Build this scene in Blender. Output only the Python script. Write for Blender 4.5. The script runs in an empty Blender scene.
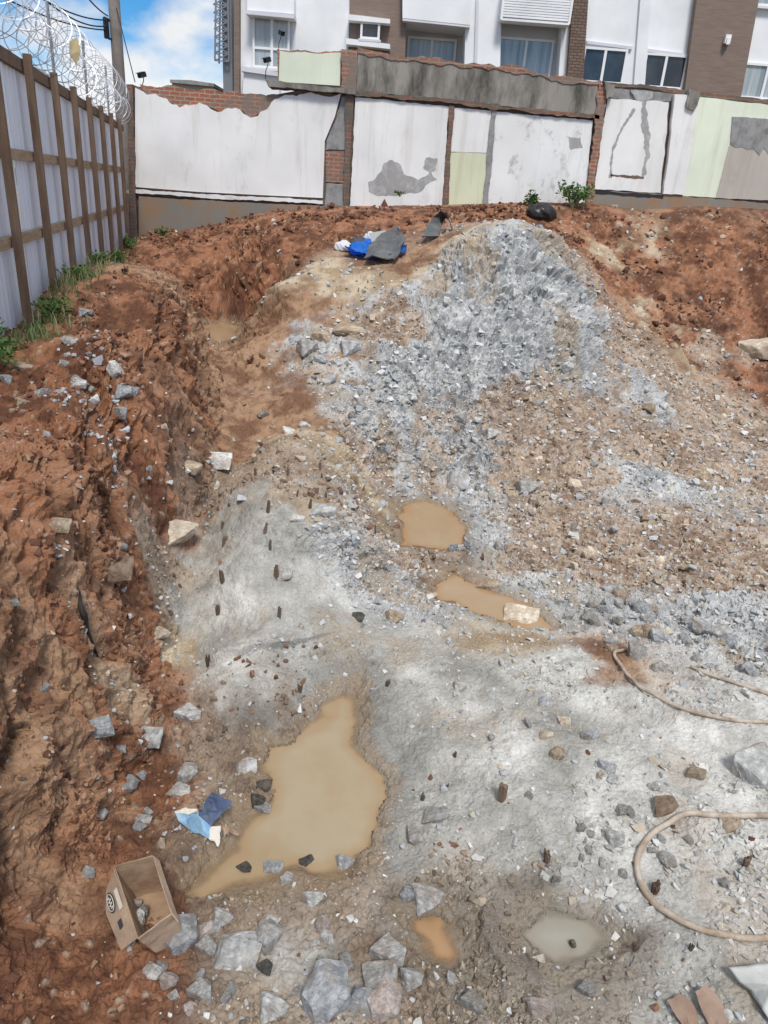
import bpy, bmesh, math, random
import numpy as np
from mathutils import Vector, Matrix, Euler
random.seed(7)
rng = np.random.default_rng(7)
R_ = math.radians
# ------------------------------------------------------------------ camera
FPX, PITCH, ROLL, CZ = 710.0, R_(24.0), math.atan(0.075), 3.5
_up = np.array([math.cos(PITCH)*math.sin(ROLL), math.cos(PITCH)*math.cos(ROLL), math.sin(PITCH)])
_f = np.array([0, 0, -1.0]); _Y = _f-(_f@_up)*_up; _Y /= np.linalg.norm(_Y); _X = np.cross(_Y, _up)
CM = np.array([_X, _Y, _up])                      # camera axes -> world
cd = bpy.data.cameras.new("camera"); cam = bpy.data.objects.new("camera", cd)
bpy.context.scene.collection.objects.link(cam)
cd.sensor_fit = 'VERTICAL'; cd.sensor_height = 24.0; cd.lens = 24.0*FPX/1024
cd.clip_start = 0.05; cd.clip_end = 3000
cam.matrix_world = Matrix([list(CM[0])+[0], list(CM[1])+[0], list(CM[2])+[CZ], [0, 0, 0, 1]])
S = bpy.context.scene; S.camera = cam
# ------------------------------------------------------------------ light
SUN_EL, SUN_AZ = 55.0, 168.0     # azimuth clockwise from +Y
w = bpy.data.worlds.new("World"); S.world = w; w.use_nodes = True
nt = w.node_tree; nt.nodes.clear()
def wn(t, **k):
    n = nt.nodes.new(t)
    for a, b in k.items(): setattr(n, a, b)
    return n
sky = wn('ShaderNodeTexSky', sky_type='NISHITA', sun_disc=False, sun_elevation=R_(SUN_EL), sun_rotation=R_(SUN_AZ))
sky.altitude = 900; sky.air_density = 1.0; sky.dust_density = 0.2; sky.ozone_density = 3.0
hs = wn('ShaderNodeHueSaturation'); hs.inputs['Saturation'].default_value = 1.45; hs.inputs['Value'].default_value = 1.35
tc = wn('ShaderNodeTexCoord'); mp = wn('ShaderNodeMapping'); mp.inputs['Scale'].default_value = (1, 1, 1.7)
mp.inputs['Location'].default_value = (0.15, 0.4, 0.12)
nz = wn('ShaderNodeTexNoise'); nz.inputs['Scale'].default_value = 3.4; nz.inputs['Detail'].default_value = 9; nz.inputs['Roughness'].default_value = 0.52
cr = wn('ShaderNodeValToRGB'); cr.color_ramp.elements[0].position = 0.53; cr.color_ramp.elements[1].position = 0.62
sep = wn('ShaderNodeSeparateXYZ')
zup = wn('ShaderNodeMapRange'); zup.inputs['From Min'].default_value = 0.34; zup.inputs['From Max'].default_value = 0.6; zup.inputs['To Max'].default_value = 0.16
zlo = wn('ShaderNodeMapRange'); zlo.inputs['From Min'].default_value = 0.20; zlo.inputs['From Max'].default_value = 0.05; zlo.inputs['To Max'].default_value = 0.16
ad = wn('ShaderNodeMath', operation='ADD'); ad2 = wn('ShaderNodeMath', operation='ADD')
n2 = wn('ShaderNodeTexNoise'); n2.inputs['Scale'].default_value = 9; n2.inputs['Detail'].default_value = 6
cc = wn('ShaderNodeMixRGB'); cc.inputs[1].default_value = (7.8, 8.1, 8.6, 1); cc.inputs[2].default_value = (11.5, 11.6, 11.7, 1)
mx = wn('ShaderNodeMixRGB'); bg = wn('ShaderNodeBackground'); bg.inputs['Strength'].default_value = 0.08
out = wn('ShaderNodeOutputWorld'); L = nt.links.new
L(sky.outputs[0], hs.inputs['Color']); L(tc.outputs['Generated'], mp.inputs[0]); L(mp.outputs[0], nz.inputs['Vector']); L(mp.outputs[0], n2.inputs['Vector'])
L(tc.outputs['Generated'], sep.inputs[0]); L(sep.outputs[2], zup.inputs[0]); L(sep.outputs[2], zlo.inputs[0])
L(nz.outputs[0], ad.inputs[0]); L(zup.outputs[0], ad.inputs[1]); L(ad.outputs[0], ad2.inputs[0]); L(zlo.outputs[0], ad2.inputs[1])
L(ad2.outputs[0], cr.inputs[0]); L(n2.outputs[0], cc.inputs[0])
L(cr.outputs[0], mx.inputs[0]); L(hs.outputs[0], mx.inputs[1]); L(cc.outputs[0], mx.inputs[2]); L(mx.outputs[0], bg.inputs[0]); L(bg.outputs[0], out.inputs[0])
sl = bpy.data.lights.new("sun", 'SUN'); sl.energy = 2.7; sl.angle = R_(13); sl.color = (1, 0.955, 0.88)
so = bpy.data.objects.new("sun", sl); S.collection.objects.link(so)
az, el = R_(SUN_AZ), R_(SUN_EL)
sdir = Vector((math.sin(az)*math.cos(el), math.cos(az)*math.cos(el), math.sin(el)))
so.rotation_euler = sdir.to_track_quat('Z', 'Y').to_euler()
S.view_settings.view_transform = 'Standard'; S.view_settings.look = 'None'; S.view_settings.gamma = 1
S.view_settings.use_curve_mapping = False; S.view_settings.exposure = 0.18
# ------------------------------------------------------------------ helpers
def ray(u, v):
    d = np.stack([np.asarray(u, float)-384, 512-np.asarray(v, float), np.full(np.shape(u), -FPX)], -1)
    return d@CM.T
def atz(u, v, z):
    d = ray(u, v); t = (z-CZ)/d[..., 2]; return np.stack([d[..., 0]*t, d[..., 1]*t, CZ+d[..., 2]*t], -1)
def aty(u, v, y):
    d = ray(u, v); t = y/d[..., 1]; return np.stack([d[..., 0]*t, d[..., 1]*t, CZ+d[..., 2]*t], -1)
def hsh(ix, iy, s):
    with np.errstate(over='ignore'):
        h = (ix.astype(np.int64)*374761393 + iy.astype(np.int64)*668265263 + s*2246822519) & 0xffffffff
        h = ((h ^ (h >> 13))*1274126177) & 0xffffffff
        h = ((h ^ (h >> 16))*2654435761) & 0xffffffff
        return ((h ^ (h >> 15)) & 0xffffff)/float(0xffffff)
def vn(x, y, s=0):
    ix = np.floor(x); iy = np.floor(y); fx = x-ix; fy = y-iy
    fx = fx*fx*fx*(fx*(fx*6-15)+10); fy = fy*fy*fy*(fy*(fy*6-15)+10)
    a = hsh(ix, iy, s); b = hsh(ix+1, iy, s); c = hsh(ix, iy+1, s); d = hsh(ix+1, iy+1, s)
    return (a*(1-fx)+b*fx)*(1-fy)+(c*(1-fx)+d*fx)*fy
def fbm(x, y, s=0, o=4, g=0.5):
    r = 0; a = 1; t = 0
    for i in range(o):
        r = r+a*(vn(x, y, s+i*17)*2-1); t += a; a *= g
        x, y = x*1.62+y*1.13+3.1, y*1.62-x*1.13+7.7
    return r/t
def cells(x, y, s=0, tilt=0.8):
    """returns facet height, F1, F2-F1, cell random"""
    ix = np.floor(x); iy = np.floor(y)
    b1 = np.full(x.shape, 9.0); b2 = np.full(x.shape, 9.0); h = np.zeros(x.shape); idr = np.zeros(x.shape)
    for dx in (-1, 0, 1):
        for dy in (-1, 0, 1):
            cx = ix+dx; cy = iy+dy
            px = cx+hsh(cx, cy, s); py = cy+hsh(cx, cy, s+1)
            ex = x-px; ey = y-py; d = ex*ex+ey*ey
            r = hsh(cx, cy, s+2)
            hh = r + tilt*((hsh(cx, cy, s+3)-.5)*ex+(hsh(cx, cy, s+4)-.5)*ey)
            m = d < b1
            b2 = np.where(m, b1, np.minimum(b2, d)); h = np.where(m, hh, h); idr = np.where(m, r, idr); b1 = np.where(m, d, b1)
    return h, np.sqrt(b1), np.sqrt(b2)-np.sqrt(b1), idr
def sdf(px, py, poly):
    """positive inside"""
    d = np.full(px.shape, 1e9); ins = np.zeros(px.shape, bool); n = len(poly)
    for i in range(n):
        ax, ay = poly[i]; bx, by = poly[(i+1) % n]
        ex, ey = bx-ax, by-ay; t = np.clip(((px-ax)*ex+(py-ay)*ey)/(ex*ex+ey*ey+1e-12), 0, 1)
        d = np.minimum(d, (px-ax-t*ex)**2+(py-ay-t*ey)**2)
        c = ((ay > py) != (by > py)) & (px < (bx-ax)*(py-ay)/((by-ay) if by != ay else 1e-12)+ax)
        ins ^= c
    d = np.sqrt(d); return np.where(ins, d, -d)
def ss(a, b, x):
    t = np.clip((x-a)/(b-a), 0, 1); return t*t*(3-2*t)
# ------------------------------------------------------------------ base terrain from surveyed points
FX = lambda y: -3.71-0.2565*(y-6.64)              # fence line
cp = []
def Z(*a):
    for (u, v, z) in a: cp.append(atz(u, v, z))
def Yp(*a):
    for (u, v, y) in a: cp.append(aty(u, v, y))
def line(pts, step=0.45):
    P = [atz(*p) for p in pts]
    for a, b in zip(P[:-1], P[1:]):
        n = max(1, int(np.linalg.norm(b-a)/step))
        for k in range(n): cp.append(a+(b-a)*k/n)
    cp.append(P[-1])
line([(159,280,2.05),(172,308,1.95),(172,338,1.87),(158,370,1.82),(136,405,1.77),(112,440,1.72),(82,485,1.66),(40,540,1.6),(-15,605,1.56),(-90,690,1.5)])
line([(226,322,0.93),(220,345,.90),(219,390,.82),(210,440,.76),(192,490,.70),(174,545,.55),(150,620,.42),(125,700,.34),(92,780,.3),(55,860,.25),(15,940,.25),(-50,1050,.25)], .3)
for y in (2, 4, 6, 8, 10, 12, 14, 16, 18.2): cp.append(np.array([FX(y), y, 2.05])); cp.append(np.array([FX(y)-1.5, y, 2.1]))
Z((0,420,1.9),(100,350,1.92),(60,400,1.85),(110,400,1.83),(60,460,1.76),(135,360,1.88),(150,270,2.1),(130,330,1.95),(-60,480,1.85))
Yp((142,236,18.2),(200,228,18.2),(260,214,18.2),(340,207,18.2),(450,206,18.2),(540,204,18.2),(600,206,18.2),(700,209,18.2),(768,213,18.2),(860,220,18.2))
Yp((142,236,19.6),(340,207,19.6),(600,206,19.6),(860,220,19.6))
Yp((620,250,16.8),(700,262,16.4),(768,270,16.2),(860,285,16.2),(640,290,15.4),(768,330,14.8),(600,300,13.5),(650,345,13.6),(768,385,13.6),(700,370,13.8),(860,410,13.6),(565,250,13.9))
Z((768,450,.1),(768,520,.05),(768,600,.15),(700,450,.15),(700,520,.1),(620,520,0),(620,450,.25),(560,500,.0),(600,590,-.04),(700,640,.1),(768,650,.15),(900,520,.2),(900,650,.25))
Yp((490,236,13),(540,238,13.2),(470,234,13.2),(490,280,12.3),(490,320,11.6),(490,370,10.8),(490,430,9.9),(430,300,11.9),(400,340,11.1),(380,390,10.2),(365,430,9.4),(340,330,11.6),
   (560,285,12.9),(605,335,12.8),(640,390,11.8),(560,370,11.3),(560,430,10),(430,262,13.2),(450,245,13.4))
Z((480,480,-.02),(430,480,.0),(400,470,.1))
Yp((330,260,14),(370,252,14.6),(440,229,15.2),(500,226,15.5),(270,290,12.8),(300,330,11.6),(320,380,10),(250,350,11.3),(250,400,9.6),(300,440,8.2),(390,290,12.4),(360,300,12.3),(300,275,13.4))
Yp((200,262,15.5),(260,250,15),(160,250,16),(205,298,13.6),(185,300,12.6))
Z((250,480,.85),(300,480,.85),(330,500,.8),(342,530,.68),(330,470,.83),(280,440,.9),(230,560,.6),(300,560,.62),(355,560,.4),(250,640,.42),(350,620,.3),(400,620,.15),(200,680,.3),(300,680,.2),(215,500,.8))
Z((378,505,.0),(388,540,-.08),(366,470,.1),(348,445,.5),(430,520,-.16),(430,565,-.12),(490,605,-.2),(455,590,-.18),(540,622,-.16))
Z((450,650,.18),(520,648,.14),(575,650,.12),(640,680,.2),(768,740,.3),(700,690,.25),(650,800,.28),(768,850,.3),(500,750,.22),(430,760,.15),(420,850,.12),(550,850,.2),(560,940,.12),(680,950,.2),(768,1000,.25),(450,700,.2))
Z((250,905,.09),(235,790,.12),(300,940,.12),(200,1000,.15),(100,1000,.25),(400,1000,.12),(480,1000,.12),(150,850,.22),(300,780,.03),(300,850,.03),(330,720,.08),(395,800,.1),(900,800,.35),(900,950,.35))
for p in [(10,14,.8),(12,19,4.1),(11,8,.4),(-1.7,.8,.3),(3,.6,.4),(0,.6,.3),(6,2,.6),(-3.5,0,1.8),(-8,21,2.1),(0,21,3.3),(10,21,3.9),(-10,12,2.1)]: cp.append(np.array(p, float))
cp = np.array(cp)
keep = []
for i, p in enumerate(cp):
    if all(np.hypot(*(p[:2]-cp[j][:2])) > 0.12 for j in keep): keep.append(i)
cp = cp[keep]
def _phi(d2): return np.sqrt(d2+0.06)
A = _phi(((cp[:, None, :2]-cp[None, :, :2])**2).sum(-1)); n = len(cp)
Amat = np.block([[A-0.01*np.eye(n), np.ones((n, 1))], [np.ones((1, n)), np.zeros((1, 1))]])
wts = np.linalg.solve(Amat, np.append(cp[:, 2], 0))
def base(x, y):
    s = x.shape; x = x.ravel(); y = y.ravel(); o = np.empty(x.size)
    for i in range(0, x.size, 60000):
        a = x[i:i+60000, None]-cp[None, :, 0]; b = y[i:i+60000, None]-cp[None, :, 1]
        o[i:i+60000] = _phi(a*a+b*b)@wts[:-1]+wts[-1]
    return o.reshape(s)
def hit(u, v, fn=None):
    """where a sight line meets the ground"""
    fn = fn or base
    u = np.atleast_1d(np.asarray(u, float)); v = np.atleast_1d(np.asarray(v, float))
    d = ray(u, v); d = d/np.linalg.norm(d[:, :2], axis=1)[:, None]
    T = np.geomspace(1.5, 21, 520)
    X = d[:, 0:1]*T; Yy = d[:, 1:2]*T; Zz = CZ+d[:, 2:3]*T
    g = Zz-fn(X, Yy); k = np.argmax(g < 0, axis=1); k = np.where((g < 0).any(1), k, len(T)-1); k = np.maximum(k, 1)
    r = np.arange(len(u)); g0 = g[r, k-1]; g1 = g[r, k]; t = T[k-1]+(T[k]-T[k-1])*np.clip(g0/(g0-g1+1e-9), 0, 1)
    return np.stack([d[:, 0]*t, d[:, 1]*t, CZ+d[:, 2]*t], -1)
# ------------------------------------------------------------------ ground classes
RED, ORA, TAN, SLAB, ROCK, WHT, MUD, CRM = range(8)
anch = {
 RED: [(235,280),(255,260),(265,275),(240,300),(150,250),(200,240),(260,230),(330,222),(200,280),(160,300),(180,350),(130,330),(40,370),(60,430),(20,480),(100,470),(150,440),(50,560),(120,540),(20,650),(90,600),(140,585),(100,680),(60,700),(130,740),(160,780),(60,820),(20,880),(100,850),(60,950),(120,990),(30,1010),(450,213),(520,216),(560,225),(600,230),(650,260),(700,250),(760,260),(650,300),(720,310),(768,330),(768,360),(75,380),(115,388),(230,300),(690,345),(400,225),(165,500),(145,640),(620,285),(-60,700),(160,900),(150,700)],
 ORA: [(215,360),(220,400),(250,380),(270,340),(290,400),(250,430),(300,425),(235,332),(300,300),(330,310),(280,315),(30,720),(10,800),(30,665),(45,700),(5,700),(20,770),(-20,740),(40,650),(70,650),(100,640),(20,830),(60,880),(335,360),(190,420),(330,430),(600,300),(640,320),(430,250),(400,262),(606,664)],
 CRM: [(325,278),(370,285),(395,275),(455,240),(350,470),(335,450),(620,250),(480,228),(310,505),(660,330),(510,640),(180,660),(100,640)],
 TAN: [(700,400),(768,420),(640,425),(600,470),(680,450),(768,480),(560,520),(640,540),(720,540),(600,565),(700,580),(768,560),(540,450),(560,560),(380,460),(350,385),(650,365),(530,540),(420,565),(390,350),(520,470),(440,420),(620,360),(380,320),(500,410),(540,400),(580,400),(440,470),(600,300),(700,360),(730,410)],
 ROCK: [(455,270),(440,320),(460,350),(440,375),(410,410),(370,390),(345,370),(430,400),(470,385),(390,450),(420,470),(500,370),(570,360),(540,345),(490,245),(540,250),(480,280),(530,290),(570,290),(590,340),(560,340),(500,330),(450,340),(430,300),(405,300),(330,350),(310,352),(380,375),(420,380),(480,390),(400,430),(450,450),(480,490),(480,540),(325,540),(350,555),(370,580),(620,478),(680,492),(600,600),(650,630),(700,640),(768,640),(640,385),(390,600),(560,595),(700,610),(470,300),(510,260),(555,320),(600,365),(520,360),(340,390),(370,400),(740,620)],
 SLAB: [(300,720),(390,830),(245,520),(215,550),(300,525),(270,690),(330,680),(230,690),(200,620),(250,570),(220,645),(300,570),(300,620),(350,620),(400,650),(350,660),(450,660),(420,700),(400,750),(450,800),(500,690),(550,720),(500,850),(450,730),(540,780),(560,920),(650,950),(700,990),(400,860),(270,960),(340,940),(600,740),(640,1000),(290,550),(330,600),(400,900),(560,830)],
 WHT: [(640,700),(590,690),(560,670),(235,605),(520,625),(500,745),(680,720),(720,760),(650,780),(700,830),(620,900),(680,890),(740,900),(330,590),(600,830),(450,690),(740,700),(220,665),(760,930),(580,880)],
 MUD: [(470,870),(500,905),(420,880),(480,945),(515,890),(500,985),(395,895),(460,1010),(620,935),(610,985),(195,720),(235,700),(280,700),(230,750),(205,830),(260,915),(200,900),(330,905),(480,900),(500,970),(440,995),(530,1015),(380,930),(200,520),(280,470),(240,475),(300,500),(190,575),(180,620),(430,560),(350,870),(240,850),(600,1010),(260,1010)],
}
ak = np.array([k for k in anch for _ in anch[k]]); ap = np.array([p for k in anch for p in anch[k]], float)
ah = hit(ap[:, 0], ap[:, 1])
def classes(x, y):
    s = x.shape; x = x.ravel(); y = y.ravel(); r = np.hypot(x, y)
    wa = 0.07*r
    wx = x+wa*fbm(x*1.4, y*1.4, 5, 5, .62); wy = y+wa*1.2*fbm(x*1.4, y*1.4, 55, 5, .62)
    o = np.zeros((x.size, 8))
    for i in range(0, x.size, 60000):
        d = (wx[i:i+60000, None]-ah[None, :, 0])**2+(wy[i:i+60000, None]-ah[None, :, 1])**2
        q = 1/(d+0.01)**2.3
        for k in range(8): o[i:i+60000, k] = q[:, ak == k].sum(1)
    o /= o.sum(1)[:, None]
    return o.reshape(s+(8,))
def bank_fix(C, x, y, b):
    """above the pit floor the left bank is soil only"""
    t = ss(1.0, 1.25, b)*ss(.2, -.6, x+1.35+.16*(y-4))
    C = C.copy(); mv = C[..., [SLAB, WHT, MUD, ROCK, TAN]]*t[..., None]*.92
    C[..., [SLAB, WHT, MUD, ROCK, TAN]] -= mv; C[..., RED] += mv.sum(-1)*.8; C[..., ORA] += mv.sum(-1)*.2
    return C
PUD = [  # level, outline
 (0.05, [(345,690),(362,700),(366,725),(358,745),(372,762),(384,775),(388,800),(380,830),(372,850),(350,862),(330,885),(300,880),(270,888),(240,893),(200,900),(192,892),(208,866),(230,840),(245,815),(262,800),(262,770),(268,745),(300,735),(320,712),(330,695)]),
 (-0.12, [(402,505),(425,498),(455,510),(468,530),(462,548),(430,552),(402,545),(398,525)]),
 (-0.14, [(430,583),(455,575),(480,585),(520,600),(550,615),(562,632),(540,636),(500,625),(470,612),(435,600)]),
 (0.04, [(412,918),(440,915),(462,935),(468,960),(455,975),(430,970),(412,950)]),
 (0.93, [(203,326),(222,321),(242,328),(240,338),(220,343),(206,338)]),
 (0.10, [(528,918),(560,908),(595,915),(608,940),(590,962),(555,965),(530,950),(520,935)]),
]
PW = [(z, atz(np.array([p[0] for p in P], float), np.array([p[1] for p in P], float), z)[:, :2]) for z, P in PUD]
LEDGE = hit([176,205,240,270,310,345], [674,660,651,644,636,626])[:, :2]
def ground(x, y, full=False):
    b = base(x, y); C = bank_fix(classes(x, y), x, y, b); x0, y0 = x, y; lf = ss(.4, -.8, x0+1.5+.13*(y0-3))
    soil = C[..., RED]+C[..., ORA]*.8; rub = C[..., TAN]+C[..., ROCK]*.6; rock = C[..., ROCK]+.6*C[..., CRM]; slab = C[..., SLAB]+C[..., WHT]; mud = C[..., MUD]
    r = np.hypot(x, y)
    e = 0.05; sl = np.hypot(base(x+e, y)-b, base(x, y+e)-b)/e if full else np.zeros(x.shape)+.5
    steep = ss(.35, 1.1, sl)
    z = b.copy(); x = x0-.9*b*lf; y = y0+.9*b*(1-lf)
    big = fbm(x*.9, y*.9, 11, 4)
    # soil: lumpy, ridged, clods
    rg = 1-np.abs(fbm(x*2.3, y*2.3, 21, 5, .58)); f1 = fbm(x*5, y*5, 31, 5, .62)
    c1 = cells(x*7+f1*.6, y*7+f1*.4, 41, 1.2); c2 = cells(x*19, y*19, 51, 1.2); c3 = cells(x*45, y*45, 61, 1.3)
    c9 = cells(x*1.9+f1*.4, y*1.9, 47, 2.); dens2 = ss(-.25, .25, fbm(x*1.1+9, y*1.1, 73, 3))
    c4s = cells(x*4.3+f1*.5, y*4.3, 43, 1.8)
    dens = ss(-.15, .35, fbm(x*1.7, y*1.7, 71, 3))
    clod = (.5-c1[1])*.045*dens*(c1[3] > .35)+(.5-c2[1])*.024*(c2[3] > .4)+(.45-c3[1])*.008
    z += soil*(.11*big*(.4+steep)+.13*(rg-.8)*(.4+steep)+.065*f1*(.6+.8*steep)+((c4s[0]-c4s[3])*.07+(c4s[3]-.5)*.02+(c9[0]-c9[3])*.10+.03*ss(0,.2,c9[2]))*steep*dens2+clod*1.4*(1-.4*steep))
    # rubble: small tilted slabs
    c4 = cells(x*11+f1*.3, y*11, 81, 1.6); c5 = cells(x*27, y*27, 91, 1.6)
    z += rub*(.05*big+.04*f1+(c4[0]-.5)*.045*(.4+dens)+(c5[0]-.5)*.026)
    # bare rock: big facets
    bw = x*2.0+.35*fbm(x*2, y*2, 101, 3); bh = y*1.5+.35*fbm(x*2, y*2, 103, 3)
    c6 = cells(bw, bh, 111, 2.2); c7 = cells(x*5.5+f1*.3, y*4.2, 121, 2.2)
    z += rock*(.3+steep*.8)*.95*(.13*(c6[0]-c6[3])+.05*(c6[3]-.5)+.05*ss(0,.22,c6[2])+.08*(c7[0]-c7[3])+.04*(c7[3]-.5)+.025*ss(0,.2,c7[2])+.035*(c4[0]-.5)+.016*(c5[0]-.5)+.12*f1)
    # slab: worn, gently dished, thin broken crust
    c8 = cells(x*3.2+.5*f1, y*3.2+.5*f1, 131, .9)
    crust = ss(.02, .3, fbm(x*1.3, y*1.3, 141, 4))
    z += slab*(.055*big+.040*f1+.05*(rg-.85)*crust+crust*(.030*(c8[0]-.5)+.018*(c4[0]-.5)+.010*(c5[0]-.5))+.0035*fbm(x*40, y*40, 151, 3)+.006*(.5-c2[1])*(c2[3] > .75))
    z += mud*(.03*big+.034*f1+clod*1.5+.012*(c5[0]-.5)*dens+.02*(rg-.8))
    z += .006*fbm(x*60, y*60, 161, 2)*(1-slab*.6)
    # broken ledge edge running across the lower slab of the drilled rock
    s_ = np.interp(x0, LEDGE[:, 0], LEDGE[:, 1])-y0+.02*f1; t_ = ss(LEDGE[0, 0]-.1, LEDGE[0, 0]+.15, x0)*(1-ss(LEDGE[-1, 0]-.35, LEDGE[-1, 0], x0))
    z -= .07*t_*ss(.0, .015, s_)*(1-ss(.05, .5, s_))
    x, y = x0, y0; wet = np.zeros(x.shape); q = .08*f1+.07*fbm(x*5, y*5, 171, 4, .5)
    for (lv, P) in PW:
        m = (x > P[:, 0].min()-1) & (x < P[:, 0].max()+1) & (y > P[:, 1].min()-1) & (y < P[:, 1].max()+1)
        if not m.any(): continue
        s = sdf(x[m], y[m], P)+q[m]*(1.0 if P[:, 1].max() < 5 else 1.3)
        zi = z[m]; ins = lv+.002-np.minimum(.05, np.maximum(s, 0)*.30)+np.clip(.05*f1[m]+.03*dens[m]-.02, -.04, .04)*.45
        outv = np.maximum(zi, lv+.006+np.minimum(.04, -s*.3)-np.maximum(-s-.2, 0)*2)
        lim = lv+.012+(-s)*.9+np.maximum(-s-.4,0)*5
        outv = np.where(outv > lim, lim+(outv-lim)*ss(.0, .5, -s), outv)
        z[m] = np.where(s > 0, ins, outv); wet[m] = np.maximum(wet[m], ss(-.35, -.01, s))
    t = .75*ss(17.6, 18.2, y); z = z*(1-t)+b*t
    if not full: return z
    return z, C, wet, dict(f1=f1, c1=c1, c2=c2, c4=c4, c5=c5, c6=c6, c7=c7, c3=c3, c8=c8, big=big, dens=dens, crust=crust, steep=steep)
def col_srgb(*a): return np.array([((c/255)/12.92 if c/255 <= .04045 else ((c/255+.055)/1.055)**2.4) for c in a])
# ------------------------------------------------------------------ object helpers
COL = S.collection
def link(o, parent=None):
    COL.objects.link(o)
    if parent is not None: o.parent = parent
    return o
def tag(o, label=None, cat=None, group=None, kind=None):
    for k, v in (('label', label), ('category', cat), ('group', group), ('kind', kind)):
        if v: o[k] = v
    return o
def thing(name, loc, label, cat, group=None, rz=0):
    o = bpy.data.objects.new(name, None); o.empty_display_size = .1; link(o); o.location = tuple(loc); o.rotation_euler = (0, 0, rz)
    return tag(o, label, cat, group)
def meshobj(name, verts, faces, mat, parent=None, smooth=False, loc=None):
    me = bpy.data.meshes.new(name); me.from_pydata([tuple(map(float, v)) for v in verts], [], faces); me.update()
    if smooth: me.polygons.foreach_set('use_smooth', [True]*len(me.polygons))
    if mat: me.materials.append(mat)
    o = bpy.data.objects.new(name, me); link(o, parent)
    if loc is not None: o.location = tuple(loc)
    return o
def bigmesh(name, V, Fq, mat, col=None, extra=None, nper=4, smooth=False):
    me = bpy.data.meshes.new(name); nv = len(V); nf = len(Fq)
    me.vertices.add(nv); me.vertices.foreach_set('co', V.astype(np.float32).ravel())
    me.loops.add(nf*nper); me.loops.foreach_set('vertex_index', Fq.astype(np.int32).ravel())
    me.polygons.add(nf); me.polygons.foreach_set('loop_start', np.arange(0, nf*nper, nper, dtype=np.int32))
    me.polygons.foreach_set('loop_total', np.full(nf, nper, dtype=np.int32))
    me.update(calc_edges=True)
    if smooth: me.polygons.foreach_set('use_smooth', np.ones(nf, bool))
    else: me.polygons.foreach_set('use_smooth', np.zeros(nf, bool))
    if col is not None:
        a = me.color_attributes.new('Col', 'FLOAT_COLOR', 'POINT')
        a.data.foreach_set('color', np.concatenate([col, np.ones((nv, 1))], 1).astype(np.float32).ravel())
    for k, v in (extra or {}).items():
        a = me.attributes.new(k, 'FLOAT', 'POINT'); a.data.foreach_set('value', v.astype(np.float32))
    me.materials.append(mat)
    return link(bpy.data.objects.new(name, me))
class MB:
    def __init__(s): s.v = []; s.f = []
    def add(s, v, f):
        n = len(s.v); s.v += [tuple(map(float, q)) for q in v]; s.f += [tuple(i+n for i in g) for g in f]; return s
    def box(s, x0, x1, y0, y1, z0, z1):
        return s.add([(x0,y0,z0),(x1,y0,z0),(x1,y1,z0),(x0,y1,z0),(x0,y0,z1),(x1,y0,z1),(x1,y1,z1),(x0,y1,z1)],
                     [(0,3,2,1),(4,5,6,7),(0,1,5,4),(1,2,6,5),(2,3,7,6),(3,0,4,7)])
    def bar(s, a, b, w, h=None, upv=(0, 0, 1)):
        h = h or w; a = Vector(a); b = Vector(b); d = (b-a).normalized(); upv = Vector(upv)
        if abs(d.dot(upv)) > .98: upv = Vector((0, 1, 0))
        r = d.cross(upv).normalized(); u = r.cross(d)
        P = [c+r*i*w/2+u*j*h/2 for c in (a, b) for (i, j) in ((-1,-1),(1,-1),(1,1),(-1,1))]
        return s.add(P, [(3,2,1,0),(4,5,6,7),(0,1,5,4),(1,2,6,5),(2,3,7,6),(3,0,4,7)])
    def prism(s, xz, y0, y1):
        """outline in the x-z plane, front at y0, back at y1"""
        n = len(xz); ar = sum(xz[i][0]*xz[(i+1) % n][1]-xz[(i+1) % n][0]*xz[i][1] for i in range(n))
        if ar < 0: xz = xz[::-1]
        v = [(x, y0, z) for x, z in xz]+[(x, y1, z) for x, z in xz]
        return s.add(v, [tuple(range(n)), tuple(range(2*n-1, n-1, -1))]+[(i, i+n, (i+1) % n+n, (i+1) % n) for i in range(n)])
    def tube(s, P, r, k=8, cap=True):
        P = [Vector(p) for p in P]; n = len(P); ring = []; t0 = None; nrm = None
        for i, p in enumerate(P):
            t = ((P[min(i+1, n-1)]-P[max(i-1, 0)])).normalized()
            if nrm is None:
                nrm = t.cross(Vector((0, 0, 1)) if abs(t.z) < .9 else Vector((1, 0, 0))).normalized()
            else: nrm = (nrm-t*nrm.dot(t)).normalized()
            b = t.cross(nrm); rr = r[i] if hasattr(r, '__len__') else r
            ring.append([p+(nrm*math.cos(2*math.pi*j/k)+b*math.sin(2*math.pi*j/k))*rr for j in range(k)])
        v = [q for g in ring for q in g]; f = []
        for i in range(n-1):
            for j in range(k):
                a = i*k+j; c = i*k+(j+1) % k; f.append((a, c, c+k, a+k))
        if cap: f.append(tuple(range(k-1, -1, -1))); f.append(tuple((n-1)*k+j for j in range(k)))
        return s.add(v, f)
    def build(s, name, mat, parent=None, smooth=False, loc=None): return meshobj(name, s.v, s.f, mat, parent, smooth, loc)
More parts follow.
